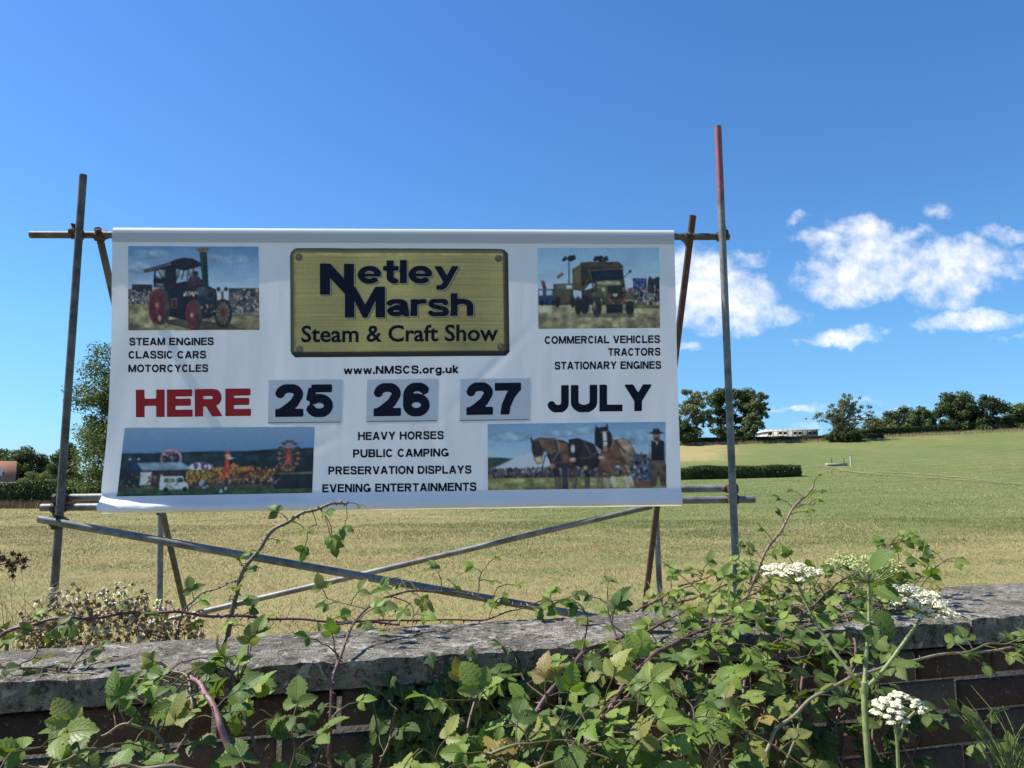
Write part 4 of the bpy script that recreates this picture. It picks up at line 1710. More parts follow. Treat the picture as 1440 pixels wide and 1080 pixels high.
leg(945, 400, 940, 545, (88, 66, 58), (176, 172, 160), 34)
leg(965, 390, 995, 535, (96, 78, 68), (190, 186, 170), 34)
p.poly([(960, 190), (1060, 175), (1110, 195), (1148, 260), (1145, 330), (1110, 380), (1010, 385), (960, 445), (905, 430), (880, 330), (900, 240)], (96, 70, 62))
p.poly([(1020, 180), (1062, 175), (1110, 195), (1148, 260), (1145, 330), (1100, 370), (1050, 300)], (136, 124, 116), .85)
p.mottle(870, 170, 1150, 450, .35, 60)
p.line([(1000, 190), (1080, 280)], 10, (60, 54, 58))
p.line([(1040, 180), (1100, 270)], 7, (170, 160, 150), .7)
p.poly([(858, 70), (872, 90), (930, 84), (948, 60), (952, 110), (985, 150), (980, 220), (955, 270), (930, 285), (908, 262), (880, 250), (850, 220), (850, 120)], (34, 31, 38))
p.poly([(908, 120), (938, 118), (946, 220), (932, 250), (912, 240)], (186, 190, 202))
p.ell(930, 256, 22, 26, (150, 108, 100))
p.line([(890, 125), (950, 118)], 7, (150, 146, 150), .8)
p.line([(905, 196), (960, 192)], 7, (60, 56, 62))
p.line([(975, 130), (990, 200), (965, 250)], 9, (140, 146, 160), .8)
p.rect(875, 310, 915, 332, (190, 180, 170))
p.poly([(1268, 200), (1300, 190), (1385, 190), (1392, 330), (1360, 350), (1268, 345), (1258, 290)], (150, 158, 172))
p.poly([(1282, 195), (1318, 205), (1345, 190), (1378, 200), (1380, 350), (1278, 350)], (24, 27, 38))
p.poly([(1312, 195), (1336, 195), (1322, 235)], (178, 186, 200))
p.poly([(1270, 348), (1385, 348), (1388, 545), (1350, 545), (1330, 410), (1310, 545), (1272, 545)], (78, 68, 64))
p.ell(1322, 165, 26, 32, (130, 100, 92))
p.ell(1322, 185, 20, 16, (60, 52, 52))
p.ell(1320, 135, 48, 10, (28, 30, 42))
p.poly([(1292, 134), (1298, 104), (1340, 102), (1352, 134)], (30, 32, 44))
p.build([(685.6, 596.3), (935.7, 593.3), (937.2, 686), (686.2, 689.2)], 'printed_photo', 'printed photo of heavy horses with a handler')

# brass name plate
p = Paint(408, 349, 716, 502, 310, 154)
p.C[:] = (124, 122, 84)
p.mottle_off = 1
Yn = fbm(p.X / 160, p.Y / 1.3, 3)
p.C *= (1 + 0.16 * Yn + 0.16 * fbm(p.X / 60, p.Y / 200 + 3, 2))[..., None]
rad = 11
dxp = np.maximum(np.abs(p.X - 562) - (154 - rad), 0)
dyp = np.maximum(np.abs(p.Y - 425.5) - (76.5 - rad), 0)
ed = rad - np.hypot(dxp, dyp)
inner = np.minimum(np.minimum(p.X - 408, 716 - p.X), np.minimum(p.Y - 349, 502 - p.Y))
ed = np.minimum(ed, inner)
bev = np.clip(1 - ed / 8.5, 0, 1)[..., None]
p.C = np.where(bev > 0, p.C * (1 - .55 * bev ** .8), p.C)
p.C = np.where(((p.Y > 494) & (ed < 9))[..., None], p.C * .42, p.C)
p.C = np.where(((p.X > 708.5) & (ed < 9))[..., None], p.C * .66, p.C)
p.line([(416, 357), (708, 357)], 1.5, (190, 188, 150), .8)
p.line([(415, 358), (415, 492)], 1.0, (160, 158, 116), .7)
for rx, ry in ((420.5, 361.5), (702.5, 362.5), (421, 491), (704, 489)):
    p.ell(rx, ry, 4.6, 4.6, (42, 42, 34))
    p.ell(rx - .2, ry - .2, 3.2, 3.2, (120, 120, 112))
    p.line([(rx - 1.8, ry + .8), (rx + 1.8, ry - .8)], 1.2, (50, 50, 46))
keep = (np.hypot(dxp, dyp) < rad + .3)[:-1, :-1]
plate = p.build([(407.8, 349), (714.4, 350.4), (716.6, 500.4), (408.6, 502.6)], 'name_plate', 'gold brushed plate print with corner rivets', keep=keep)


def name_logo(dx, dy, off, material, name):
    """the joined N and M, then the smaller letters beside them"""
    m_ = MB()
    st = 0.55
    xs = np.arange(446, 546, st)
    ys = np.arange(366, 451, st)
    gx_, gy_ = np.meshgrid(xs, ys)

    def poly_d(pts):
        pts = np.asarray(pts, float)
        D = np.full(gx_.shape, 1e9)
        ins = np.zeros(gx_.shape, bool)
        for i in range(len(pts)):
            a, b = pts[i], pts[(i + 1) % len(pts)]
            d = b - a
            t = np.clip(((gx_ - a[0]) * d[0] + (gy_ - a[1]) * d[1]) / (d @ d + 1e-9), 0, 1)
            D = np.minimum(D, np.hypot(gx_ - a[0] - t * d[0], gy_ - a[1] - t * d[1]))
            c = (a[1] > gy_) != (b[1] > gy_)
            ins ^= c & (gx_ < (b[0] - a[0]) * (gy_ - a[1]) / (b[1] - a[1] + 1e-12) + a[0])
        return np.where(ins, -D, D)
    D = poly_d([(450.2, 371), (464.4, 371), (484, 392), (484, 371), (497.8, 371), (497.8, 403.5), (499.6, 403.5), (513.5, 428.5), (528, 403.5),
                (541.7, 403.5), (541.7, 446.8), (528.4, 446.8), (528.4, 423), (516.5, 446.8), (510.4, 446.8), (498.6, 423), (498.6, 446.8), (485.2, 446.8), (485.2, 413.5),
                (464.4, 391), (464.4, 414.5), (450.2, 414.5)])
    V, F = march(D, xs, ys)
    m_.add(on_banner(V[:, 0] + dx, V[:, 1] + dy, off), [f[::-1] for f in F])

    def low(text, x0, x1, base, cap, th, gap):
        V, F, a, b = layout(text, th, 30, gap)
        px = x0 + (x1 - x0) * (V[:, 0] - a) / (b - a) + dx
        m_.add(on_banner(px, base - V[:, 1] * cap + dy, off), F)
    low('etley', 503.2, 645, 398.6, 32.5, .235, .05)
    low('arsh', 544, 665.8, 444.6, 31.8, .235, .05)
    return m_.build(name, material, plate)


name_logo(2.0, 1.9, 0.0048, M_SHADOWINK, 'lettering_outline')
name_logo(1.3, 1.2, 0.0062, M_GOLD, 'lettering_outline')
name_logo(0, 0, 0.0076, M_NAVY, 'lettering')

# humanist line below, from the built-in typeface
cu = bpy.data.curves.new('lettering', 'FONT')
cu.body = 'Steam & Craft Show'
cu.offset = 0.019
cu.resolution_u = 3
tmp = bpy.data.objects.new('lettering', cu)
COL.objects.link(tmp)
dg = bpy.context.evaluated_depsgraph_get()
tm = bpy.data.meshes.new_from_object(tmp.evaluated_get(dg))
bpy.data.objects.remove(tmp)
tv = np.empty(len(tm.vertices) * 3)
tm.vertices.foreach_get('co', tv)
tv = tv.reshape(-1, 3)
tf = [tuple(f.vertices) for f in tm.polygons]
bpy.data.meshes.remove(tm)
a, b = tv[:, 0].min(), tv[:, 0].max()
capu = tv[tv[:, 0] < a + .3][:, 1].max()
m_ = MB()
tx = 423.8 + (700.6 - 423.8) * (tv[:, 0] - a) / (b - a)
m_.add(on_banner(tx, 480.8 - 0.006 * (tx - 424) - tv[:, 1] / capu * 23.0, 0.005), tf)
m_.build('lettering', M_NAVY, plate)


# ------------------------------------------------------------------ trees, hedges
def leaf_mat(name, trans=0.35, rough=0.55, spec=0.35):
    mt = bpy.data.materials.new(name)
    mt.use_nodes = True
    t = NT(mt.node_tree)
    b = t.n['Principled BSDF']
    c = t.attr('tint')
    t.put(b.inputs['Base Color'], c)
    b.inputs['Roughness'].default_value = rough
    b.inputs['Specular IOR Level'].default_value = spec
    tl = t.n.new('ShaderNodeBsdfTranslucent')
    t.put(tl.inputs['Color'], t.mix(1.0, c, (1.25, 1.35, 0.55), 'MULTIPLY'))
    mx = t.n.new('ShaderNodeMixShader')
    mx.inputs[0].default_value = trans
    t.l.new(b.outputs[0], mx.inputs[1])
    t.l.new(tl.outputs[0], mx.inputs[2])
    t.l.new(mx.outputs[0], t.n['Material Output'].inputs[0])
    return mt


M_FOL = leaf_mat('tree_foliage', 0.25, 0.6, 0.25)


def bark(t, b):
    p = t.obj()
    n = t.noise(t.scale(p, (1, 1, 0.3)), 6, 5, 0.7)
    t.put(b.inputs['Base Color'], t.ramp(n, [(0.3, (0.055, 0.045, 0.034)), (0.7, (0.17, 0.15, 0.12))]))
    b.inputs['Roughness'].default_value = 0.9


def pale_bark(t, b):
    p = t.obj()
    n = t.noise(p, 3, 5, 0.7)
    t.put(b.inputs['Base Color'], t.ramp(n, [(0.3, (0.15, 0.13, 0.10)), (0.7, (0.33, 0.30, 0.25))]))
    b.inputs['Roughness'].default_value = 0.9


M_BARK = mat('tree_bark', fn=bark)
M_PBARK = mat('pale_bare_bark', fn=pale_bark)


def leaf_quads(mb_, C, N, size, col):
    """rhombic leaf clumps: centres, normals, sizes, colours"""
    n = len(C)
    a = rng.normal(size=(n, 3))
    x = np.cross(N, a)
    x /= np.linalg.norm(x, axis=1)[:, None] + 1e-9
    y = np.cross(N, x)
    s = size[:, None]
    bend = N * s * 0.25
    V = np.stack([C - x * s, C - y * s * 0.55 + bend, C + x * s, C + y * s * 0.55 + bend], 1).reshape(-1, 3)
    mb_.add(V, np.arange(4 * n).reshape(-1, 4), np.repeat(col, 4, 0))


def crown(blobs, n, size, base, var=0.25, clumps=60, tight=0.16, hollow=0.55):
    """blobs: (cx,cy,cz,rx,ry,rz); returns MB and clump centres"""
    blobs = np.asarray(blobs, float)
    vol = blobs[:, 3] * blobs[:, 4] * blobs[:, 5]
    which = rng.choice(len(blobs), clumps, p=vol / vol.sum())
    d = rng.normal(size=(clumps, 3))
    d /= np.linalg.norm(d, axis=1)[:, None]
    rr = hollow + (1 - hollow) * rng.random(clumps)
    cc = blobs[which, :3] + d * rr[:, None] * blobs[which, 3:]
    cr = (blobs[which, 3:].mean(1) * tight * rng.uniform(0.7, 1.6, clumps))
    ctint = rng.uniform(1 - var, 1 + var, (clumps, 1)) * (1 + rng.normal(0, 0.06, (clumps, 3)))
    wts = cr ** 2
    k = rng.choice(clumps, n, p=wts / wts.sum())
    e = rng.normal(size=(n, 3))
    e /= np.linalg.norm(e, axis=1)[:, None]
    e[:, 2] *= 0.75
    pts = cc[k] + e * (cr[k] * rng.random(n) ** 0.45 * 1.25)[:, None]
    nrm = e * 0.7 + rng.normal(0, 0.55, (n, 3)) + (0, 0, 0.35)
    nrm /= np.linalg.norm(nrm, axis=1)[:, None]
    col = np.asarray(base) * ctint[k] * rng.uniform(0.75, 1.3, (n, 1))
    m_ = MB()
    leaf_quads(m_, pts, nrm, size * rng.uniform(0.6, 1.3, n), col)
    return m_, cc


def limb_tree(root, name_trunk, base, top, cc, r, material, nlimb=14, parent=None):
    m_ = MB()
    base, top = np.asarray(base, float), np.asarray(top, float)
    tt = np.linspace(0, 1, 8)[:, None]
    wob = np.stack([0.03 * np.sin(tt[:, 0] * 5 + base[0]), 0.03 * np.cos(tt[:, 0] * 4 + base[1]), 0 * tt[:, 0]], 1) * np.linalg.norm(top - base)
    P0 = base + (top - base) * tt + wob
    tube(m_, P0, np.linspace(r, r * 0.35, 8), 8)
    for c in cc[rng.choice(len(cc), min(nlimb, len(cc)), replace=False)]:
        s = P0[rng.integers(2, 7)]
        mid = s + (c - s) * 0.5 + (0, 0, 0.12 * np.linalg.norm(c - s)) * 1
        Q = catmull([s, mid, c], 5)
        tube(m_, Q, np.linspace(r * 0.33, r * 0.06, len(Q)), 6)
    return m_.build(name_trunk, material, root)


def make_tree(label, D, boxpx, blobs, n, size, base, trunk_r=0.25, name='broadleaf_tree', group=None, clumps=70, tight=0.16, hollow=0.5,
              material=None, nlimb=16, trunk_top=0.72, depth=1.0, ground=None, var=0.25, cat='tree'):
    """boxpx: (left, top, right, bottom) of the tree in the photo; blobs in that box: (u, v, ru, rv) 0..1"""
    x0, y0, x1, y1 = boxpx
    bl = []
    for (u, v, ru, rv) in blobs:
        c = at(x0 + (x1 - x0) * u, y0 + (y1 - y0) * v, D)
        w = (x1 - x0) * ru / FPX * D
        h = (y1 - y0) * rv / FPX * D
        bl.append((c[0], c[1] + rng.uniform(-.3, .3) * w * depth, c[2], w, max(w, h) * depth * 0.9, h))
    bc = at((x0 + x1) / 2, y1, D)
    gz = float(terr(bc[0], bc[1]))
    bc[2] = gz
    root = empty(name, bc, label, cat, group)
    m_, cc = crown(bl, int(n * 2.2), size * 0.66, base, var, clumps, tight, hollow)
    m_.build('crown', M_FOL, root)
    tp_ = at((x0 + x1) / 2, y1 + (y0 - y1) * trunk_top, D)
    limb_tree(root, 'trunk', bc - (0, 0, 0.3), tp_, cc, trunk_r, material or M_BARK, nlimb)
    return root


G_DARK = (0.058, 0.082, 0.028)
G_MID = (0.085, 0.118, 0.038)
G_OLIVE = (0.125, 0.145, 0.055)
G_PALE = (0.165, 0.18, 0.085)

GRP = 'trees beyond the field'
# big tree partly hidden by the banner's left edge
make_tree('tall leafy green tree rising behind the left edge of the banner', 46, (92, 476, 262, 700),
          [(.42, .14, .26, .15), (.36, .30, .30, .15), (.60, .30, .36, .2), (.35, .45, .28, .12), (.30, .60, .30, .18), (.62, .62, .38, .26), (.22, .78, .24, .16), (.30, .92, .30, .10), (.7, .88, .3, .14)],
          30000, 0.115, (0.105, 0.135, 0.046), 0.32, clumps=300, tight=0.26, hollow=0.35, group=None)
# wood at the far left
W = [
    (-60, 640, 20, 694, 'dark green tree at the far left edge of the wood', G_MID), (18, 630, 66, 692, 'rounded dark tree of the left wood just right of the house', G_DARK),
    (52, 634, 92, 690, 'mid green tree of the left wood beside the left post', G_MID), (74, 622, 112, 690, 'dark tree of the left wood behind the left post', G_DARK),
    (-10, 632, 36, 680, 'green tree behind the roof of the house', G_MID),
]
for i, (a, b, c, d, lab, cl) in enumerate(W):
    make_tree(lab, 78 + 5 * (i % 3), (a, b, c, d + 12), [(.5, .32, .5, .3), (.3, .6, .36, .3), (.7, .6, .36, .34), (.5, .85, .5, .2)], 5200, 0.19, cl, 0.2, clumps=60, tight=0.26, group='trees of the wood beyond the house')
make_tree('small yellowish green bush standing above the left hedge', 62, (30, 660, 70, 700), [(.5, .5, .5, .45), (.3, .7, .3, .3), (.7, .7, .3, .3)], 3000, 0.11, (0.14, 0.15, 0.05), 0.06, name='shrub', clumps=40, tight=0.3, cat='shrub')

# right group of three by the banner
make_tree('thin pale tree between the banner and the dark oak', 106, (944, 543, 1012, 622), [(.55, .2, .36, .18), (.35, .42, .36, .2), (.6, .6, .34, .22), (.3, .8, .32, .2)],
          4600, 0.2, G_PALE, 0.22, group=GRP, clumps=110, tight=0.15, nlimb=40, hollow=.3)
make_tree('dense dark oak behind the right post', 112, (996, 545, 1062, 622), [(.5, .27, .46, .27), (.3, .5, .3, .24), (.72, .5, .3, .26), (.5, .8, .42, .2)], 6500, 0.26, G_DARK, 0.35, group=GRP, clumps=70, tight=0.24)
make_tree('loose olive tree just right of the right post', 106, (1040, 551, 1082, 622), [(.5, .2, .42, .2), (.62, .45, .4, .22), (.4, .7, .42, .26)], 4200, 0.2, (0.125, 0.14, 0.06), 0.22, group=GRP, clumps=100, tight=0.17, nlimb=34, hollow=.3)
make_tree('low dark bush at the foot of the pale tree by the banner', 104, (936, 585, 985, 622), [(.3, .3, .34, .34), (.6, .65, .4, .35)], 2800, 0.2, G_DARK, 0.12, group=GRP, clumps=34, tight=0.28)
# half bare tree in the middle
rt = make_tree('half bare greyish tree with spreading pale branches on the skyline', 104, (1134, 552, 1232, 622),
               [(.52, .20, .26, .20), (.70, .32, .26, .24), (.46, .46, .30, .24), (.13, .50, .13, .16), (.86, .52, .14, .24), (.55, .72, .30, .22), (.28, .40, .16, .14)],
               4200, 0.16, (0.15, 0.165, 0.095), 0.25, group=None, clumps=200, tight=0.10, hollow=0.15, material=M_PBARK, nlimb=110, trunk_top=0.5)
make_tree('dark undergrowth bush at the foot of the half bare tree', 103, (1156, 600, 1212, 622), [(.55, .4, .4, .4), (.3, .7, .3, .3), (.8, .72, .2, .28)], 3400, 0.18, G_DARK, 0.1, name='shrub', clumps=40, tight=0.28, cat='shrub')
# right wood on the skyline
RW = [
    (1208, 588, 1262, 616, 'low bush at the left end of the right wood', G_OLIVE, 2200), (1240, 570, 1300, 614, 'grey green tree left of the dark oaks on the skyline', (0.075, 0.088, 0.05), 3600),
    (1272, 574, 1318, 614, 'small mid green tree touching the dark oaks', G_MID, 3000), (1306, 553, 1368, 610, 'broad dark oak on the right skyline', G_DARK, 6200),
    (1352, 556, 1424, 609, 'second dark oak joined to its right on the skyline', (0.042, 0.06, 0.02), 6200), (1408, 562, 1470, 608, 'green tree cut by the right edge of the photo', G_MID, 4600),
    (1462, 560, 1540, 606, 'dark tree beyond the right edge', G_DARK, 3000),
]
for i, (a, b, c, d, lab, cl, n) in enumerate(RW):
    make_tree(lab, 112 + 3 * (i % 2), (a, b, c, d + 8), [(.5, .32, .42, .30), (.25, .58, .3, .3), (.75, .58, .3, .3), (.5, .82, .5, .2)], n, 0.26, cl, 0.25, group='trees of the skyline wood', clumps=64, tight=0.26)
make_tree('slender treetop poking above the dark oaks', 122, (1338, 549, 1362, 606), [(.5, .15, .3, .12), (.5, .5, .35, .3)], 900, 0.2, G_OLIVE, 0.12, group='trees of the skyline wood', clumps=16, tight=0.3)


def hedge(label, pix, D0, D1, hgt, thick, n, size, base, name='hedge', top_c=None):
    """a clipped hedge along a line of ground pixels, D0..D1 distances"""
    k = len(pix)
    line = np.array([at(px, 600, D0 + (D1 - D0) * i / (k - 1)) for i, px in enumerate(pix)])
    line[:, 2] = terr(line[:, 0], line[:, 1])
    L = catmull(line, 8)
    root = empty(name, line[0], label, 'hedge')
    s = rng.random(n) * (len(L) - 1.001)
    i = s.astype(int)
    f = (s - i)[:, None]
    P0 = L[i] * (1 - f) + L[i + 1] * f
    tg = L[i + 1] - L[i]
    tg /= np.linalg.norm(tg, axis=1)[:, None]
    nr = np.stack([tg[:, 1], -tg[:, 0], 0 * tg[:, 0]], 1)
    hh = hgt * (1 + 0.3 * fbm(P0[:, 0] / 3.0, P0[:, 1] / 3.0, 4))
    face = rng.random(n)
    a = np.where(face < 0.5, 0, np.where(face < 0.6, math.pi, rng.uniform(0, math.pi, n)))
    side = np.where(face < 0.5, 1.0, np.where(face < 0.6, -1.0, rng.uniform(-1, 1, n)))
    zz = np.where(face < 0.6, rng.random(n), 1.0) * hh
    side = side * np.where(zz > hh * 0.85, 0.9, 1.0)
    C = P0 + nr * (side * thick / 2 + rng.normal(0, thick * .06, n))[:, None]
    C[:, 2] += np.maximum(zz + rng.normal(0, hgt * 0.03, n), 0.02)
    N = np.where((face < 0.6)[:, None], nr * np.sign(side)[:, None] + (0, 0, .3), np.array((0, 0, 1.0))) + rng.normal(0, 0.55, (n, 3))
    N /= np.linalg.norm(N, axis=1)[:, None]
    tn = 1 + 0.5 * fbm(C[:, 0] / 1.2, C[:, 2] / 1.2 + C[:, 1], 3)
    col = np.asarray(base) * tn[:, None] * rng.uniform(0.7, 1.35, (n, 1))
    m_ = MB()
    leaf_quads(m_, C, N, size * rng.uniform(.6, 1.3, n), col)
    m_.build('foliage', M_FOL, root)
    mc = MB()
    q = []
    for j in range(len(L)):
        t = L[min(j + 1, len(L) - 1)] - L[max(j - 1, 0)]
        t /= np.linalg.norm(t)
        nn = np.array((t[1], -t[0], 0))
        q.append([L[j] + nn * thick * .40, L[j] + nn * thick * .38 + (0, 0, hgt * .86), L[j] - nn * thick * .38 + (0, 0, hgt * .86), L[j] - nn * thick * .40])
    arr_grid(mc, np.array(q))
    mc.build('inner_branches', M_BARK, root)
    return root


hedge('long clipped hedge at the far left behind the left post', [-120, 0, 90, 200, 330], 49, 50, 1.55, 1.4, 26000, 0.075, (0.075, 0.10, 0.03))
hedge('short clipped hedge in the field right of the banner', [800, 900, 1000, 1118], 58, 62.5, 0.85, 1.3, 22000, 0.085, (0.075, 0.10, 0.03))
hedge('low dark hedge in front of the barn on the skyline', [960, 1060, 1150, 1238], 108, 106, 0.55, 1.5, 14000, 0.13, (0.045, 0.06, 0.022))
hedge('hedge at the foot of the skyline wood', [1215, 1250, 1300, 1345], 108, 110, 0.9, 1.4, 11000, 0.13, (0.04, 0.055, 0.02))

# dead grass fringe at the left hedge
def fringe(label, a, b, n, hgt, spread, base, name='dry_grass'):
    s = rng.random((n, 1))
    P0 = a + (b - a) * s + rng.normal(0, spread, (n, 3)) * (1, 1, 0)
    P0[:, 2] = terr(P0[:, 0], P0[:, 1])
    h = hgt * rng.uniform(.4, 1.2, n)
    an = rng.uniform(0, math.pi, n)
    d = np.stack([np.cos(an), np.sin(an), 0 * an], 1) * hgt * 0.035
    tip = P0 + np.stack([rng.normal(0, .25, n) * h, rng.normal(0, .25, n) * h, h], 1)
    V = np.stack([P0 - d, P0 + d, tip], 1).reshape(-1, 3)
    C = np.asarray(base) * rng.uniform(.7, 1.25, (n, 1))
    m_ = MB()
    m_.add(V, np.arange(3 * n).reshape(-1, 3), np.repeat(C, 3, 0))
    tag(m_.build(name, M_BLADE), label, 'grass', kind='stuff')


fringe('tall dead grass along the foot of the left hedge', at(-60, 710, 47.5) * (1, 1, 0), at(200, 710, 48.5) * (1, 1, 0), 6000, 0.5, 0.4, (0.26, 0.19, 0.10))
fringe('tall dry grass along the skyline hedge', at(955, 620, 104), at(1440, 620, 108), 9000, 0.45, 0.6, (0.30, 0.24, 0.12))

# ------------------------------------------------------------------ house at the far left
def tile_mat(t, b):
    p = t.obj()
    br = t.add('ShaderNodeTexWave')
    br.inputs['Scale'].default_value = 1.6
    br.bands_direction = 'Z'
    t.put(br.inputs['Vector'], p)
    n = t.noise(p, 2.5, 5, 0.7)
    c = t.ramp(n, [(0.3, (0.36, 0.15, 0.075)), (0.7, (0.48, 0.22, 0.12))])
    t.put(b.inputs['Base Color'], t.mix(t.m('MULTIPLY', br.outputs['Fac'], 0.25), c, (0.22, 0.09, 0.06)))
    b.inputs['Roughness'].default_value = 0.85


M_TILE = mat('clay_tiles', fn=tile_mat)
M_RENDER = mat('white_render', (0.62, 0.61, 0.58), 0.85, fn=lambda t, b: t.put(b.inputs['Base Color'], t.ramp(t.noise(t.obj(), 1.5, 4, .6), [(.3, (.52, .51, .48)), (.7, (.68, .67, .64))])))
M_WHITE = mat('white_frame', (0.75, 0.75, 0.73), 0.4)
M_GLASS = mat('dark_window_glass', (0.03, 0.035, 0.04), 0.08, spec=0.6)

HD = 66.0
hcor = at(21.5, 679, HD) * (1, 1, 0)
hd = unit2 = np.array((-0.647, 1.0, 0)) / math.hypot(0.647, 1)
he = np.array((1.0, 0.647, 0)) / math.hypot(0.647, 1)


def hl(lx, ly, z):
    return hcor + he * lx + hd * ly + np.array((0, 0, z))


HROT = np.stack([he, hd, (0, 0, 1)], 1)
house = empty('house', hl(-5, 3, 0), 'house with clay tiled roof at the left edge beyond the hedge', 'house')
e0, e1 = 1.62, at(0, 648.5, HD + 3.0)[2]
m_ = MB()
box(m_, hl(-5.2, 3.4, .75), (10.0, 6.0, 1.7), HROT)
m_.build('wall', M_RENDER, house)
rv = [hl(-11, 0, e0), hl(0, 0, e0), hl(0, 3.4, e1), hl(-11, 3.4, e1), hl(0, 6.8, e0), hl(-11, 6.8, e0)]
rv2 = [q - (0, 0, .12) for q in rv]
m_ = MB()
m_.add(rv + rv2, [(0, 1, 2, 3), (3, 2, 4, 5), (7, 6, 9, 8), (8, 9, 11, 10), (0, 6, 7, 1), (1, 7, 8, 2), (2, 8, 10, 4), (4, 10, 11, 5), (5, 11, 9, 3), (3, 9, 6, 0)])
roof = m_.build('roof', M_TILE, house)
m_ = MB()
m_.add([hl(-.25, .4, e0 - .1), hl(-.25, 6.4, e0 - .1), hl(-.25, 3.4, e1 - .14)], [(0, 1, 2)])
m_.build('gable', M_RENDER, house)
m_ = MB()
box(m_, hl(-1.75, 1.2, 2.45), (1.5, 1.0, .62), HROT)
dorm = m_.build('dormer_window', M_WHITE, house)
for dx in (-.42, .08, .48):
    m_ = MB()
    box(m_, hl(-1.75 + dx, .69, 2.43), (.36 if dx < .4 else .22, .02, .40), HROT)
    m_.build('pane', M_GLASS, dorm)
for wx in (-1.2, -3.2):
    m_ = MB()
    box(m_, hl(wx, .39, 1.0), (0.9, .05, .8), HROT)
    m_.build('window', M_GLASS, house)

# pale car beside the house, mostly hidden by the hedge
def car(c, label):
    root = empty('parked_car', c, label, 'car')
    prof = [(-2.1, .35), (-2.12, .75), (-1.95, .98), (-1.35, 1.05), (-0.7, 1.48), (0.75, 1.5), (1.45, 1.08), (2.0, .95), (2.15, .7), (2.1, .35)]
    m_ = MB()
    n = len(prof)
    sec = []
    for yy, sc in ((-.86, .97), (-.6, 1.0), (.6, 1.0), (.86, .97)):
        sec.append([(c[0] + x * sc, c[1] + yy, c[2] + z * (1 if z < 1.1 else (0.985 if abs(yy) > .7 else 1))) for x, z in prof])
    V = np.array(sec)
    kk = np.arange(4 * n).reshape(4, n)
    nx_ = np.roll(kk, -1, axis=1)
    m_.add(V.reshape(-1, 3), np.stack([kk[:-1], nx_[:-1], nx_[1:], kk[1:]], -1).reshape(-1, 4))
    m_.add(V[0], [tuple(range(n))])
    m_.add(V[-1], [tuple(range(n - 1, -1, -1))])
    m_.build('body', mat('silver_car_paint', (0.55, 0.57, 0.6), 0.3, 0.3), root, smooth=False)
    m_ = MB()
    m_.add([(c[0] + x, c[1] - .875, c[2] + z) for x, z in ((-1.2, 1.06), (-.66, 1.42), (.7, 1.43), (1.3, 1.08))], [(0, 1, 2, 3)])
    m_.build('window', M_GLASS, root)
    for sx in (-1.3, 1.35):
        m_ = MB()
        tube(m_, [(c[0] + sx, c[1] - .9, c[2] + .33), (c[0] + sx, c[1] - .7, c[2] + .33)], .33, 20)
        m_.build('wheel', mat('tyre_rubber', (.02, .02, .02), .8), root)
    return root


car(np.array((at(2, 690, 58)[0], 58.0, 0.12)), 'pale parked car below the house at the left edge')

# ------------------------------------------------------------------ barn on the skyline, trough and posts in the field
def barn_mat(t, b):
    p = t.obj()
    n = t.noise(t.scale(p, (1, 1, .2)), 1.6, 5, 0.7)
    t.put(b.inputs['Base Color'], t.ramp(n, [(0.3, (0.36, 0.345, 0.31)), (0.7, (0.58, 0.56, 0.52))]))
    b.inputs['Roughness'].default_value = 0.85


M_BARN = mat('weathered_sheeting', fn=barn_mat)
BD = 122.0
b0, b1 = at(1079, 606.5, BD), at(1151, 603.5, BD)
bz = at(1100, 622, BD)[2]
barn = empty('barn', ((b0[0] + b1[0]) / 2, BD + 3, bz), 'long low grey shed on the skyline left of the half bare tree', 'shed')
m_ = MB()
box(m_, ((b0[0] + b1[0]) / 2, BD + 3.0, (b1[2] + bz - 2) / 2), (b1[0] - b0[0] - .1, 5.7, b1[2] - bz + 2 - .1))
m_.build('wall', M_BARN, barn)
M_TIMB, M_OPEN = mat('grey_timber', (0.15, 0.14, 0.12), .9), mat('shadowed_opening', (0.05, 0.05, 0.045), .9)
for i in range(11):
    m_ = MB()
    x = b0[0] + .15 + (b1[0] - b0[0] - .3) * i / 10
    box(m_, (x, BD + .10, (b1[2] + bz) / 2), (.10, .08, b1[2] - bz - .1))
    m_.build('frame_post', M_TIMB, barn)
for i in (0, 2, 3, 5, 6, 8, 9):
    m_ = MB()
    x = b0[0] + .15 + (b1[0] - b0[0] - .3) * (i + .5) / 10
    box(m_, (x, BD + .13, b1[2] - .62), (.50, .05, .42))
    m_.build('opening', M_OPEN, barn)
m_ = MB()
rv = [(b0[0] - .2, BD - .3, b0[2] - .02), (b1[0] + .2, BD - .3, b1[2] - .02), (b1[0] + .2, BD + 3, b1[2] + .06), (b0[0] - .2, BD + 3, b0[2] + .06), (b1[0] + .2, BD + 6.2, b1[2] - .02), (b0[0] - .2, BD + 6.2, b0[2] - .02)]
m_.add(rv + [(x, y, z - .1) for x, y, z in rv], [(0, 1, 2, 3), (3, 2, 4, 5), (0, 6, 7, 1), (1, 7, 8, 2), (2, 8, 10, 4), (7, 6, 9, 8), (8, 9, 11, 10), (5, 11, 9, 3), (3, 9, 6, 0), (4, 10, 11, 5)])
m_.build('roof', M_BARN, barn)

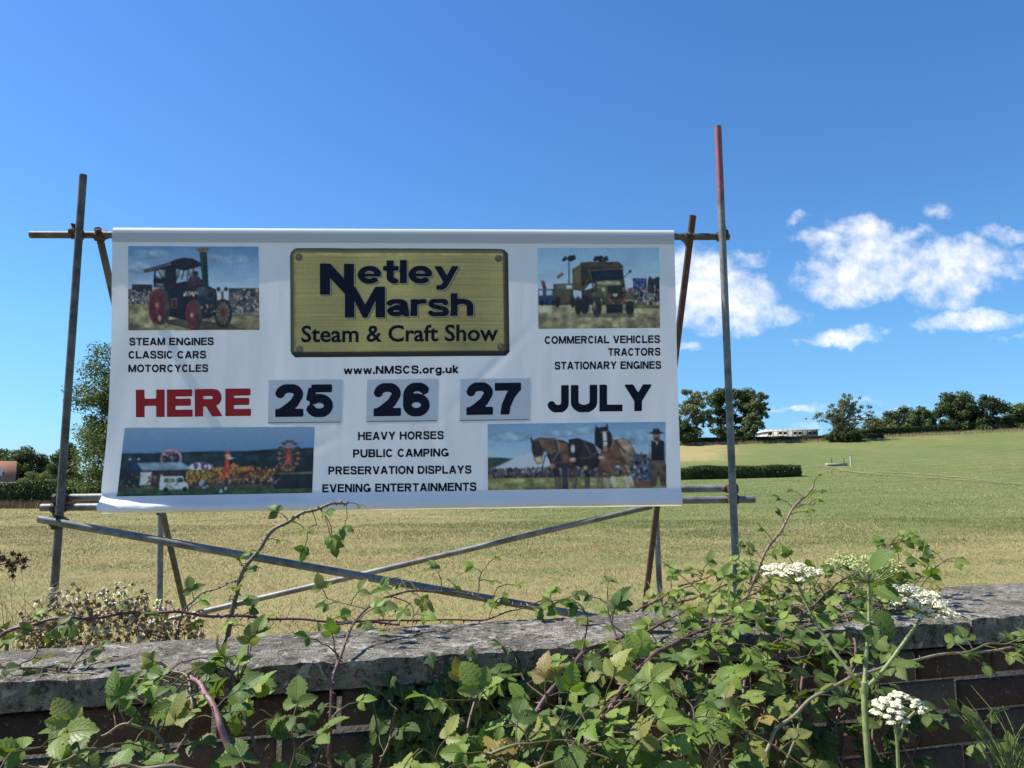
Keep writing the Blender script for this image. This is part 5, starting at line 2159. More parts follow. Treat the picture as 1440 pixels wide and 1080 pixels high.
M_POST = mat('grey_post_timber', (0.12, 0.11, 0.09), .9)
tg_ = gp(1176, 655)
trough = empty('water_trough', tg_, 'low pale water trough with rails standing in the field', 'trough')
m_ = MB()
box(m_, tg_ + (0, 0, .11), (1.8, .8, .22))
m_.build('tank', mat('pale_concrete', (0.30, 0.295, 0.26), .9), trough)
m_ = MB()
box(m_, tg_ + (0, 0, .222), (1.6, .6, .02))
m_.build('water', mat('trough_water', (0.05, 0.06, 0.06), .05), trough)
for dx in (-.2, .95):
    m_ = MB()
    tube(m_, [tg_ + (dx, .5, -.1), tg_ + (dx, .5, .72)],   .05, 8)
    m_.build('rail_post', M_POST, trough)
pg = gp(1197, 655)
for g_, lab, hh in ((pg, 'short pale marker post right of the water trough', .95),):
    o = empty('marker_post', g_, lab, 'post')
    m_ = MB()
    tube(m_, [g_ - (0, 0, .1), g_ + (0, 0, hh * .94)], .085, 10)
    m_.build('shaft', mat('pale_post', (0.5, 0.49, 0.44), .8), o)
    m_ = MB()
    tube(m_, [g_ + (0, 0, hh * .94), g_ + (0, 0, hh)], [.095, .04], 10)
    m_.build('cap', M_POST, o)


# ------------------------------------------------------------------ brambles and flowers along the wall
def bramble_leaf_mat(name, trans):
    mt = bpy.data.materials.new(name)
    mt.use_nodes = True
    t = NT(mt.node_tree)
    b = t.n['Principled BSDF']
    c = t.attr('tint')
    uv = t.attr('UVMap', 1)
    s = t.add('ShaderNodeSeparateXYZ')
    t.l.new(uv, s.inputs[0])
    ax = t.m('ABSOLUTE', t.m('SUBTRACT', s.outputs[0], 0.5))
    mid = t.m('SUBTRACT', 1.0, t.sstep(ax, 0.012, 0.045))
    side = t.m('FRACT', t.m('MULTIPLY', t.m('SUBTRACT', s.outputs[1], t.m('MULTIPLY', ax, 0.75)), 8.0))
    sv = t.m('SUBTRACT', 1.0, t.sstep(t.m('ABSOLUTE', t.m('SUBTRACT', side, 0.5)), 0.03, 0.16))
    vein = t.m('MAXIMUM', mid, t.m('MULTIPLY', sv, 0.55))
    n = t.noise(t.obj(), 60, 4, 0.6)
    c2 = t.mix(t.m('MULTIPLY', t.sstep(n, 0.35, 0.75), 0.35), c, t.mix(1.0, c, (1.25, 1.0, 0.7), 'MULTIPLY'))
    c2 = t.mix(t.m('MULTIPLY', vein, 0.42), c2, (0.20, 0.25, 0.085))
    t.put(b.inputs['Base Color'], c2)
    t.put(b.inputs['Roughness'], t.m('MULTIPLY_ADD', n, 0.3, 0.34))
    b.inputs['Specular IOR Level'].default_value = 0.28
    t.put(b.inputs['Normal'], t.bump(t.m('SUBTRACT', t.m('MULTIPLY', n, 0.3), vein), 0.55, 0.0016))
    tl = t.n.new('ShaderNodeBsdfTranslucent')
    t.put(tl.inputs['Color'], t.mix(1.0, c2, (1.4, 1.6, 0.5), 'MULTIPLY'))
    mx = t.n.new('ShaderNodeMixShader')
    mx.inputs[0].default_value = trans
    t.l.new(b.outputs[0], mx.inputs[1])
    t.l.new(tl.outputs[0], mx.inputs[2])
    t.l.new(mx.outputs[0], t.n['Material Output'].inputs[0])
    return mt


M_LEAF = bramble_leaf_mat('bramble_leaf', 0.30)
M_IVY = bramble_leaf_mat('ivy_leaf', 0.08)


def cane_mat(t, b):
    n = t.noise(t.obj(), 70, 4, 0.6)
    t.put(b.inputs['Base Color'], t.mix(t.m('MULTIPLY', t.sstep(n, 0.4, 0.7), 0.6), t.attr('tint'), t.mix(1.0, t.attr('tint'), (0.5, 0.45, 0.45), 'MULTIPLY')))
    b.inputs['Roughness'].default_value = 0.55


M_CANE = mat('bramble_cane', fn=cane_mat)

ROWS = np.array([0, .05, .12, .2, .28, .36, .44, .52, .6, .68, .76, .84, .91, .96, 1.0])
COLS = np.array([-1, -.55, 0, .55, 1.0])


def leaflet_template(serr=0.11, fold=0.45):
    t = ROWS
    w = 0.37 * np.sin(np.pi * np.clip(t, 0, 1) ** 0.82) ** 0.85
    w[-1] = 0.004
    w[0] = 0.01
    tooth = np.where(np.arange(len(t)) % 2 == 1, 1 + serr, 1 - serr)
    tooth[[0, -1]] = 1
    W = np.where(np.abs(COLS)[None] == 1, (w * tooth)[:, None], w[:, None])
    x = W * COLS[None]
    y = np.repeat(t[:, None], 5, 1) - 0.05 * np.abs(COLS)[None] * (np.arange(len(t)) % 2 == 1)[:, None] * 0
    corr = 0.028 * np.cos(t * 2 * np.pi * 6.0)[:, None] * (np.abs(COLS)[None] == .55)
    z = fold * np.abs(x) * 0.9 - 0.22 * (np.abs(x) ** 2) * 2.2 + corr
    uv = np.stack([np.repeat((COLS * .5 + .5)[None], len(t), 0), np.repeat(t[:, None], 5, 1)], -1)
    return np.stack([x, y, z], -1).reshape(-1, 3), uv.reshape(-1, 2)


LT, LUV = leaflet_template()
_k = np.arange(len(ROWS) * 5).reshape(len(ROWS), 5)
LF = np.stack([_k[:-1, :-1], _k[:-1, 1:], _k[1:, 1:], _k[1:, :-1]], -1).reshape(-1, 4)


def unit(v):
    v = np.asarray(v, float)
    return v / (np.linalg.norm(v) + 1e-12)


def leaflet(mb_, base, d, nrm, L, col, wid=1.0, droop=0.25):
    d = unit(d)
    nrm = unit(nrm - d * np.dot(nrm, d))
    x = np.cross(d, nrm)
    T = LT.copy()
    T[:, 0] *= wid
    T[:, 2] -= droop * T[:, 1] ** 2
    tw = rng.normal(0, 0.25)
    ca, sa = np.cos(tw * T[:, 1]), np.sin(tw * T[:, 1])
    X, Z = T[:, 0] * ca - T[:, 2] * sa, T[:, 0] * sa + T[:, 2] * ca
    V = base + L * (X[:, None] * x + T[:, 1:2] * d + Z[:, None] * nrm)
    mb_.add(V, LF, col, LUV)


LEAFC = [(0.125, 0.195, 0.032), (0.155, 0.230, 0.040), (0.10, 0.165, 0.030), (0.185, 0.250, 0.050), (0.075, 0.125, 0.028), (0.20, 0.215, 0.055), (0.14, 0.21, 0.036)]


def compound(mb_, p0, d, up, L, pal=LEAFC, n=3, petiole=0.035, stemc=(0.12, 0.10, 0.05)):
    """petiole with three or five toothed leaflets"""
    d = unit(d)
    up = unit(up - d * np.dot(up, d))
    side = np.cross(d, up)
    p1 = p0 + d * petiole * 0.5 + up * petiole * 0.10
    p2 = p0 + d * petiole - up * petiole * 0.03
    tube(mb_, np.array([p0, p1, p2]), [0.0013, 0.0011, 0.001], 5, stemc, cap=False)
    c0 = np.array(pal[rng.integers(len(pal))]) * rng.uniform(0.75, 1.2)
    if rng.random() < 0.02:
        c0 = np.array([(0.26, 0.20, 0.06), (0.22, 0.16, 0.06), (0.24, 0.25, 0.07)][rng.integers(3)])
    jn = lambda s=0.16: up + rng.normal(0, s, 3)
    leaflet(mb_, p2 + d * L * .12, d + rng.normal(0, .08, 3), jn(), L, c0 * rng.uniform(.92, 1.1), rng.uniform(.9, 1.1), rng.uniform(.05, .4))
    tube(mb_, np.array([p2, p2 + d * L * .14]), 0.0009, 4, stemc, cap=False)
    ang_ = rng.uniform(55, 78)
    for s in (-1, 1):
        a = R(ang_)
        dd = d * math.cos(a) + side * s * math.sin(a)
        leaflet(mb_, p2, dd - up * .08, jn() + side * s * 0.12, L * rng.uniform(.72, .86), c0 * rng.uniform(.9, 1.12), rng.uniform(.88, 1.05), rng.uniform(.1, .45))
        if n == 5:
            dd = d * math.cos(R(118)) + side * s * math.sin(R(118))
            leaflet(mb_, p2 - d * .004, dd - up * .1, jn() + side * s * 0.15, L * rng.uniform(.5, .62), c0 * rng.uniform(.9, 1.1), .95, rng.uniform(.1, .4))


class Plant:
    def __init__(self, name, loc, label, cat, group=None, pal=LEAFC):
        self.o = empty(name, loc, label, cat, group)
        self.leaf = MB()
        self.pal = pal
        self.nodes = []

    def cane(self, pts, r0=0.0042, r1=0.0018, col=(0.13, 0.062, 0.058), tipc=(0.15, 0.14, 0.055), prick=0.012, leaf=0.07, start=0.0, L=0.05, shoots=0.0, n5=0.2,
             name='cane', face=0.45, shoot_len=0.12, wood=None):
        Q = catmull([P(*p) if len(p) == 3 else p for p in pts], 12)
        k = len(Q)
        ph = rng.uniform(0, 9, 3)
        ss_ = np.arange(k)[:, None] * np.array((.31, .27, .37)) + ph
        Q = Q + 0.0022 * np.sin(ss_) * np.minimum(1, np.arange(k) / 5.0)[:, None]
        self.nodes.append(Q)
        rad = np.linspace(r0, r1, k)
        m_ = MB()
        f = np.linspace(0, 1, k)[:, None]
        C = np.array(col) * (1 - f) + np.array(tipc) * f
        tube(m_, Q, rad, 7, np.repeat(C, 7, 0), cap=False)
        seg = np.linalg.norm(np.diff(Q, axis=0), axis=1)
        cum = np.concatenate([[0], np.cumsum(seg)])
        tan = np.gradient(Q, axis=0)

        def ev(s):
            i = int(np.clip(np.searchsorted(cum, s) - 1, 0, k - 2))
            t = (s - cum[i]) / (seg[i] + 1e-9)
            return Q[i] + (Q[i + 1] - Q[i]) * t, unit(tan[i]), rad[i], C[i]
        if prick:
            for s in np.arange(0.01, cum[-1], prick):
                s = s + rng.uniform(-.5, .5) * prick
                p, t, r, c = ev(np.clip(s, 0, cum[-1]))
                a = unit(np.cross(t, rng.normal(size=3)))
                b = np.cross(t, a)
                l = rng.uniform(.005, .0095)
                base = p + a * r * .8
                V = np.array([base + t * .003, base + b * .0013, base - t * .0024, base - b * .0013, base + a * l - t * l * .35])
                m_.add(V, [(0, 1, 4), (1, 2, 4), (2, 3, 4), (3, 0, 4)], np.array((0.20, 0.10, 0.075)))
        m_.build(name, M_CANE, self.o, smooth=True)
        s = start * cum[-1] + rng.uniform(0, .3) * leaf
        sd = 1
        while leaf and s < cum[-1]:
            p, t, r, c = ev(s)
            self.sprout(p, t, sd, L * (0.75 + 0.4 * rng.random()), n5, face)
            if rng.random() < shoots:
                self.shoot(p, t, -sd, L, face, shoot_len)
            sd = -sd
            s += leaf * rng.uniform(.6, 1.4)
        if leaf:
            p, t, r, c = ev(cum[-1])
            self.sprout(p, t, 0, L * .7, 0, face)

    def sprout(self, p, t, sd, L, n5, face):
        up = unit(np.array((rng.normal(-.1, .35), -face + rng.normal(0, .3), 0.85)))
        side = unit(np.cross(t, up)) * sd
        d = side * .9 + t * .45 + np.array((rng.normal(0, .3), rng.normal(-.15, .3), rng.normal(0.05, .25)))
        compound(self.leaf, p, d, up, L, self.pal, 5 if rng.random() < n5 else 3, rng.uniform(.02, .045))

    def shoot(self, p, t, sd, L, face, ln):
        side = unit(np.cross(t, (0, -.3, 1))) * (sd or 1)
        d = unit(side * .7 + t * .5 + np.array((rng.normal(0, .4), rng.normal(-.2, .35), rng.normal(.35, .4))))
        l = ln * rng.uniform(.6, 1.5)
        q = [p, p + d * l * .5 + rng.normal(0, .01, 3), p + d * l + np.array((0, -.01, -.02)) + rng.normal(0, .015, 3)]
        Q = catmull(q, 5)
        tube(self.leaf, Q, np.linspace(.0017, .0009, len(Q)), 5, (0.14, 0.10, 0.055), cap=False)
        for i in (4, 7, 10):
            self.sprout(Q[min(i, len(Q) - 1)], unit(Q[-1] - Q[0]), (1, -1, 0)[(i - 4) // 3], L * rng.uniform(.7, 1.05), .1, face)

    def sprig(self, q, L, face=.5, up=(0, 0, 1)):
        """a leaf on its own thin shoot, grown from the nearest cane"""
        q = np.asarray(q, float)
        N = np.concatenate(self.nodes)
        dd = np.linalg.norm(N - q, axis=1) + 0.5 * np.clip(N[:, 2] - q[2], 0, 1)
        a = N[int(np.argmin(dd))]
        C = catmull([a, a + (q - a) * .55 + (0, 0, .1 * np.linalg.norm(q - a)), q], 5)
        tube(self.leaf, C, np.linspace(.0014, .0009, len(C)), 5, (0.14, 0.10, 0.055), cap=False)
        self.sprout(q, unit(C[-1] - C[-3]), 0, L, 0, face)

    def done(self, material=None, name='foliage'):
        if self.leaf.n:
            self.leaf.build(name, material or M_LEAF, self.o, smooth=True)
        return self.o


PUR, GRN, PNK, TAN = (0.12, 0.055, 0.058), (0.15, 0.15, 0.055), (0.26, 0.13, 0.13), (0.27, 0.25, 0.14)

# tall arching cane and the purple cane lying behind the coping, left
g = P(318, 1000, .46)
pl = Plant('bramble', (g[0], g[1], 0), 'bramble with one tall prickly cane arching up across the lower edge of the banner', 'bramble')
pl.cane([(308, 1120, .5), (314, 960, .46), (318, 900, .43), (330, 850, .42), (333, 828, .42), (348, 795, .42), (374, 758, .42), (400, 735, .42), (430, 721, .42), (459, 711, .42), (490, 706, .42)],
        .0066, .003, (0.13, 0.10, 0.075), (0.20, 0.16, 0.08), prick=.006, leaf=.075, start=.52, L=.024, n5=0)
for q in ((445, 738, .40), (466, 742, .40), (488, 728, .4), (460, 734, .4), (432, 748, .4), (403, 728, .42), (345, 800, .4), (360, 775, .41), (322, 845, .38), (338, 872, .38), (352, 885, .38)):
    pl.sprig(P(*q), .031)
pl.done()
g = P(100, 1000, .5)
pl = Plant('bramble', (g[0], g[1], 0), 'bramble with a long purple cane lying level behind the wall coping at left', 'bramble')
pl.cane([(-30, 910, .42), (20, 886, .40), (60, 874, .40), (130, 868, .41), (190, 862, .42), (240, 861, .42), (300, 866, .41), (360, 868, .40), (420, 872, .40), (490, 874, .39), (560, 878, .38)],
        .0042, .0024, PUR, PUR, prick=.009, leaf=.085, start=.0, L=.033, n5=0)
pl.cane([(-40, 960, .42), (0, 910, .40), (20, 895, .39), (50, 890, .38)], .003, .0016, GRN, GRN, leaf=.035, L=.036, start=.2)
pl.cane([(230, 960, .45), (245, 900, .42), (262, 855, .42), (280, 838, .42), (310, 825, .42), (335, 815, .42)], .0028, .0014, PUR, GRN, leaf=.06, L=.03, start=.35, n5=0)
pl.done()
g = P(40, 960, -.1)
pl = Plant('bramble', (g[0], g[1], 0), 'small trailing bramble along the front edge of the coping at left', 'bramble', pal=[(.08, .12, .03), (.12, .14, .04), (.14, .12, .05)])
pl.cane([(-60, 1100, -.15), (-45, 990, -.08), (-20, 938, .03), (40, 940, .04), (100, 945, .03), (160, 951, .01), (225, 957, -.015), (262, 962, -.03)], .0025, .0012, (0.2, 0.14, 0.1), (0.2, 0.17, 0.08), prick=.02, leaf=.06, start=.35, L=.022, n5=0)
pl.cane([(20, 941, .04), (38, 930, .05), (52, 915, .06), (60, 905, .07)], .0018, .001, GRN, GRN, leaf=.022, L=.028, prick=0)
pl.cane([(95, 945, .03), (105, 932, .05), (113, 920, .06)], .0016, .001, GRN, GRN, leaf=.02, L=.022, prick=0)
pl.done()

# centre: cane looping over the coping
g = P(470, 960, -.1)
pl = Plant('bramble', (g[0], g[1], 0), 'bramble cane looping up over the middle of the coping below the crossed tubes', 'bramble')
pl.cane([(466, 1120, -.12), (464, 1000, -.09), (470, 950, -.06), (487, 898, .04), (510, 861, .15), (543, 839, .22), (584, 832, .26), (628, 832, .29), (702, 847, .33), (747, 854, .35), (792, 846, .37)],
        .0036, .0016, PUR, (0.16, 0.13, 0.07), prick=.012, leaf=.075, start=.42, L=.034, n5=0, shoots=.25, shoot_len=.07)
pl.cane([(470, 878, .38), (573, 871, .37), (658, 873, .37), (702, 865, .37), (735, 854, .37), (772, 842, .38)], .0024, .0014, PUR, PUR, prick=.014, leaf=.085, L=.028, n5=0, start=.1)
for q in ((452, 905, -.02), (470, 912, -.03), (505, 872, .1), (560, 812, .3), (575, 818, .3), (700, 826, .33), (620, 815, .3), (546, 880, .3)):
    pl.sprig(P(*q), .027)
pl.done()

# front left
g = P(330, 1080, -.34)
pl = Plant('bramble', (g[0], g[1], 0), 'leafy bramble with a thick pinkish cane in front of the wall at lower left', 'bramble')
pl.cane([(352, 1180, -.34), (332, 1085, -.33), (318, 1042, -.31), (305, 1006, -.29), (292, 980, -.26), (280, 962, -.2), (268, 950, -.16)], .0058, .003, PNK, PNK, prick=.022, leaf=.05, start=.55, L=.034, shoots=.3, n5=.3, shoot_len=.05)
pl.cane([(470, 1150, -.34), (400, 1102, -.35), (330, 1090, -.36), (240, 1080, -.38), (190, 1079, -.38), (150, 1078, -.38), (100, 1082, -.4), (30, 1076, -.42)], .0034, .002, (0.2, 0.11, 0.1), GRN, leaf=.05, L=.040, start=.1, shoots=.3, shoot_len=.06)
pl.cane([(300, 1150, -.3), (262, 1088, -.31), (235, 1050, -.31), (210, 1025, -.3), (180, 1020, -.3), (140, 1034, -.3)], .003, .0018, GRN, GRN, leaf=.038, L=.040, start=.2, shoots=.35, shoot_len=.06)
pl.cane([(380, 1160, -.26), (372, 1085, -.26), (352, 1035, -.24), (332, 1000, -.2), (322, 980, -.16), (335, 962, -.12)], .003, .0016, PUR, GRN, leaf=.038, L=.036, start=.3, shoots=.5, shoot_len=.06)
pl.cane([(230, 1160, -.26), (246, 1080, -.24), (262, 1030, -.22), (272, 990, -.2), (262, 955, -.15), (242, 940, -.12)], .0028, .0016, PUR, GRN, leaf=.045, L=.034, start=.35, shoots=.4, shoot_len=.06)
pl.cane([(430, 1160, -.28), (442, 1080, -.25), (455, 1040, -.22), (468, 1012, -.2), (478, 995, -.19)], .0026, .0014, PUR, GRN, leaf=.05, L=.026, start=.45, shoots=.2, shoot_len=.05)
pl.cane([(20, 1160, -.42), (50, 1100, -.42), (85, 1070, -.4), (120, 1058, -.38), (160, 1045, -.36)], .0028, .0016, GRN, GRN, leaf=.045, L=.036, start=.3)
for q in ((215, 930, -.1), (240, 945, -.12), (262, 930, -.1), (300, 935, -.12), (335, 925, -.1), (352, 915, -.08), (318, 960, -.14), (290, 948, -.13), (345, 940, -.12), (325, 945, -.13), (310, 985, -.2), (345, 985, -.2), (270, 1000, -.22), (205, 990, -.26), (160, 1005, -.28), (380, 1010, -.22), (300, 1010, -.24)):
    pl.sprig(P(*q), rng.uniform(.028, .036))
pl.done()

# front centre
g = P(760, 1080, -.3)
pl = Plant('bramble', (g[0], g[1], 0), 'big leafy bramble with two slanting purple canes in front of the wall at centre', 'bramble')
pl.cane([(690, 1160, -.26), (728, 1050, -.25), (761, 991, -.22), (791, 954, -.18), (824, 917, -.12), (860, 902, -.08), (898, 891, -.02), (940, 874, .06)], .005, .0028, PUR, (0.16, 0.07, 0.06), prick=.011, leaf=.06, start=.3, L=.034, shoots=.3)
pl.cane([(800, 1160, -.32), (822, 1050, -.3), (845, 1010, -.28), (880, 960, -.24), (908, 930, -.2), (940, 908, -.14), (985, 888, -.05), (1030, 868, .05)], .005, .0028, PUR, (0.16, 0.07, 0.06), prick=.011, leaf=.06, start=.3, L=.034, shoots=.35)
for pts in ([(640, 1160, -.4), (665, 1078, -.41), (720, 1050, -.42), (790, 1045, -.42), (850, 1062, -.42)],
            [(860, 1160, -.42), (880, 1080, -.42), (930, 1040, -.4), (990, 1020, -.38), (1040, 1030, -.36)],
            [(730, 1160, -.44), (740, 1100, -.44), (780, 1070, -.44), (840, 1040, -.42), (890, 1020, -.4)],
            [(560, 1180, -.36), (640, 1110, -.38), (700, 1080, -.4), (760, 1068, -.42)]):
    pl.cane(pts, .003, .0016, GRN, GRN, leaf=.034, L=.040, start=.15, shoots=.5, shoot_len=.09)
for pts in ([(960, 1160, -.3), (955, 1060, -.28), (970, 1000, -.26), (1000, 960, -.22), (1012, 930, -.18), (1000, 905, -.1)],
            [(640, 1160, -.25), (650, 1060, -.22), (665, 1000, -.18), (672, 970, -.14), (690, 960, -.12)],
            [(840, 1160, -.3), (870, 1080, -.28), (905, 1020, -.26), (940, 985, -.24), (975, 975, -.22)],
            [(740, 1160, -.28), (790, 1060, -.26), (860, 1000, -.24), (890, 960, -.2), (870, 925, -.12), (830, 935, -.1)]):
    pl.cane(pts, .003, .0015, PUR, GRN, leaf=.05, L=.035, start=.3, shoots=.3, shoot_len=.08)
pl.done()

# right mass over the coping
g = P(1060, 1000, -.12)
pl = Plant('bramble', (g[0], g[1], 0), 'dense bramble thicket spilling over the coping at right with tips reaching above the field', 'bramble')
pl.cane([(1000, 1160, -.15), (1005, 1000, -.1), (1018, 930, 0), (1040, 860, .2), (1072, 788, .32), (1095, 748, .36), (1120, 711, .38), (1143, 684, .4)], .0056, .0026, (0.19, 0.11, 0.085), (0.25, 0.18, 0.10), prick=.007, leaf=.035, start=.5, L=.022, shoots=.15, n5=0, shoot_len=.07)
CAN = [
    [(960, 1150, -.2), (965, 960, -.12), (990, 900, .0), (1020, 868, .1), (1060, 850, .2), (1110, 840, .25), (1160, 832, .3)],
    [(880, 950, .36), (900, 880, .36), (950, 850, .36), (1000, 832, .36), (1050, 812, .36), (1085, 800, .36)],
    [(985, 1000, -.1), (1000, 905, .0), (1080, 872, .12), (1160, 850, .2), (1230, 832, .25), (1290, 812, .3), (1332, 788, .33)],
    [(860, 930, .38), (890, 868, .38), (925, 842, .38), (965, 822, .38), (1010, 806, .38)],
    [(1075, 1100, -.16), (1080, 980, -.1), (1100, 905, .0), (1130, 862, .1), (1180, 820, .2), (1235, 785, .28), (1256, 760, .3)],
    [(1180, 1100, -.2), (1190, 1000, -.14), (1197, 940, -.1), (1202, 900, -.02), (1185, 860, .1), (1150, 826, .2), (1120, 806, .25)],
    [(1030, 1150, -.2), (1040, 1000, -.16), (1060, 930, -.1), (1110, 890, 0), (1170, 872, .06), (1235, 866, .1), (1290, 850, .16)],
    [(920, 980, .0), (940, 905, .05), (985, 872, .12), (1040, 846, .2), (1080, 826, .26)],
    [(1120, 1000, -.1), (1140, 915, .0), (1190, 845, .18), (1225, 812, .26), (1262, 800, .3)],
    [(1010, 1100, -.2), (1030, 990, -.16), (1050, 950, -.14), (1090, 930, -.1), (1140, 920, -.06)],
]
for i, c in enumerate(CAN):
    pl.cane(c, .0036, .0014, PUR, (0.17, 0.12, 0.07), prick=.012, leaf=.048, start=.22, L=.032, shoots=.38, n5=.15, shoot_len=.045)
for _ in range(44):
    x = rng.uniform(1000, 1300)
    pl.sprig(P(x, 862 - rng.uniform(0, 1) ** .7 * (78 - abs(x - 1170) * .3), rng.uniform(.1, .32)), rng.uniform(.024, .033))
pl.done()

# lower right: pale woody cane and mixed undergrowth
g = P(1080, 1080, -.4)
pl = Plant('bramble', (g[0], g[1], 0), 'bramble with a pale greenish cane slanting across the wall at lower right', 'bramble', pal=[(.11, .16, .035), (.14, .17, .04), (.085, .13, .03)])
pl.cane([(1040, 1180, -.42), (1068, 1072, -.4), (1092, 1030, -.38), (1120, 1000, -.36), (1160, 972, -.34), (1210, 948, -.32), (1255, 935, -.3), (1290, 926, -.28), (1360, 918, -.25), (1455, 906, -.22)], .0031, .0022, (0.22, 0.2, 0.13), TAN, prick=.04, leaf=.085, start=.3, L=.036, shoots=.2)
pl.cane([(1350, 919, -.25), (1385, 908, -.24), (1420, 903, -.24), (1450, 895, -.24)], .002, .0012, GRN, GRN, leaf=.03, L=.03, prick=0)
pl.cane([(1080, 1150, -.34), (1110, 1060, -.32), (1125, 990, -.3), (1118, 955, -.3), (1100, 945, -.3)], .0026, .0014, GRN, GRN, leaf=.045, L=.042, start=.3)
pl.done()
g = P(1180, 1080, -.25)
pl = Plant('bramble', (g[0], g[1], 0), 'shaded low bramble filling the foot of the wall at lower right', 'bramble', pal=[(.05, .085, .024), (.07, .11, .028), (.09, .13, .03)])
for x in (1090, 1140, 1180, 1240, 1280):
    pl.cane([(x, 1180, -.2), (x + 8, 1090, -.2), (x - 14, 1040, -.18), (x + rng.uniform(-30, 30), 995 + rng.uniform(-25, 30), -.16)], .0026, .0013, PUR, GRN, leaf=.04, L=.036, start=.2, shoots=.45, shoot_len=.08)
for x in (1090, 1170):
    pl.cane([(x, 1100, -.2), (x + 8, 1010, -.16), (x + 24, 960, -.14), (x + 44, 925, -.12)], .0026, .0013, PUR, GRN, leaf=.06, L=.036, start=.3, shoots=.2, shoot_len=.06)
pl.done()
g = P(1440, 1080, -.4)
pl = Plant('bramble', (g[0], g[1], 0), 'small bright bramble sprig in the bottom right corner', 'bramble', pal=[(.11, .16, .035), (.13, .17, .04)])
pl.cane([(1470, 1160, -.4), (1430, 1085, -.4), (1405, 1060, -.4), (1382, 1035, -.4), (1366, 1015, -.4)], .0024, .0012, GRN, GRN, leaf=.035, L=.032, start=.2, prick=0)
pl.done()
g = P(520, 1080, -.2)
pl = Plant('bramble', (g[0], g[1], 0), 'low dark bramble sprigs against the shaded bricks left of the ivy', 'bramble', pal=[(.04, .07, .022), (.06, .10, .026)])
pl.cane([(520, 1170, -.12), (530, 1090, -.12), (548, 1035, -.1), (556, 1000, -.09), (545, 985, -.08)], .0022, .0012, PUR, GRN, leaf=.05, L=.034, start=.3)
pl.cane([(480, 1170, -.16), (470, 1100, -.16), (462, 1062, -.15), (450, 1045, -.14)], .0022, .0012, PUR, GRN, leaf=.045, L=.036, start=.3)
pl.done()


# ---- ivy on the bricks
def ivy_leaf(mb_, c, nrm, d, s, col):
    d = unit(d - nrm * np.dot(d, nrm))
    x = np.cross(d, nrm)
    out = [(0, -.05), (.28, -.22), (.55, -.05), (.40, .22), (.62, .50), (.28, .52), (.0, 1.05), (-.28, .52), (-.62, .50), (-.40, .22), (-.55, -.05), (-.28, -.22)]
    V = [c + nrm * s * .08] + [c + (x * a + d * (b - .3)) * s - nrm * s * .12 * (a * a + .3 * b * b) for a, b in [(u, v) for u, v in out]]
    V[0] = c + nrm * s * .05
    uv = [(.5, .35)] + [(a * .6 + .5, b) for a, b in out]
    mb_.add(V, [(0, i + 1, (i + 1) % 12 + 1) for i in range(12)], col, uv)


def at_wall(px, py, off=0.0):
    return P(px, py, .03 + off)


g = at_wall(690, 1080)
ivy = empty('ivy', (g[0], g[1], 0), 'dark ivy climbing the shaded bricks under the coping at centre', 'ivy')
m_ = MB()
st_ = []
wn = -uy
for x0, pts in enumerate(([(556, 1100), (566, 1040), (548, 1000), (560, 965)], [(790, 1100), (800, 1040), (786, 990)], [(840, 1100), (830, 1040), (846, 985), (836, 950)], [(640, 1100), (650, 1040), (632, 990), (622, 960)], [(700, 1100), (700, 1040), (712, 990), (706, 958)], [(600, 1100), (612, 1050), (596, 1005), (604, 975)], [(760, 1100), (748, 1040), (738, 985), (752, 962)], [(666, 1100), (676, 1020), (660, 965)])):
    Q = catmull([at_wall(*q, -.012) for q in pts], 8)
    st_.append(Q)
    for q in Q[::1]:
        for _ in range(3):
            c = q + ux * rng.normal(0, .022) + np.array((0, 0, rng.normal(0, .02))) + wn * rng.uniform(.006, .03)
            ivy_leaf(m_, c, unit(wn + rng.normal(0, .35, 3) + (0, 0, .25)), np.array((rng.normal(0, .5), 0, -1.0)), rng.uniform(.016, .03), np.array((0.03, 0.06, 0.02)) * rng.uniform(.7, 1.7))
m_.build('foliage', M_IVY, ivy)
m_ = MB()
for Q in st_:
    tube(m_, Q, .0022, 6, (0.09, 0.07, 0.05))
m_.build('stem', M_CANE, ivy)
# pale ivy shoot hanging from the coping
g = at_wall(665, 960, -.06)
sh = empty('ivy', (g[0], g[1], 0), 'pale green ivy shoot standing out below the coping at centre', 'ivy')
m_ = MB()
for (x, y) in ((662, 918), (668, 930), (655, 940), (672, 948), (660, 962), (676, 975), (664, 925), (650, 955), (670, 990)):
    ivy_leaf(m_, P(x, y, -.05), unit(np.array((rng.normal(0, .5), -1, .5))), np.array((rng.normal(0, .6), 0, -1.0)), rng.uniform(.012, .024), np.array((0.10, 0.14, 0.04)) * rng.uniform(.7, 1.2))
m_.build('foliage', M_IVY, sh)
m_ = MB()
tube(m_, catmull([P(676, 1000, -.01), P(670, 960, -.045), P(663, 915, -.05)], 6), .0017, 6, (0.13, 0.13, 0.06))
m_.build('stem', M_CANE, sh)

# ---- white umbels
def petal_mat(t, b):
    t.put(b.inputs['Base Color'], t.attr('tint'))
    b.inputs['Roughness'].default_value = 0.7
    b.inputs['Subsurface Weight'].default_value = 0.0


M_PETAL = mat('flower_petals', fn=petal_mat)


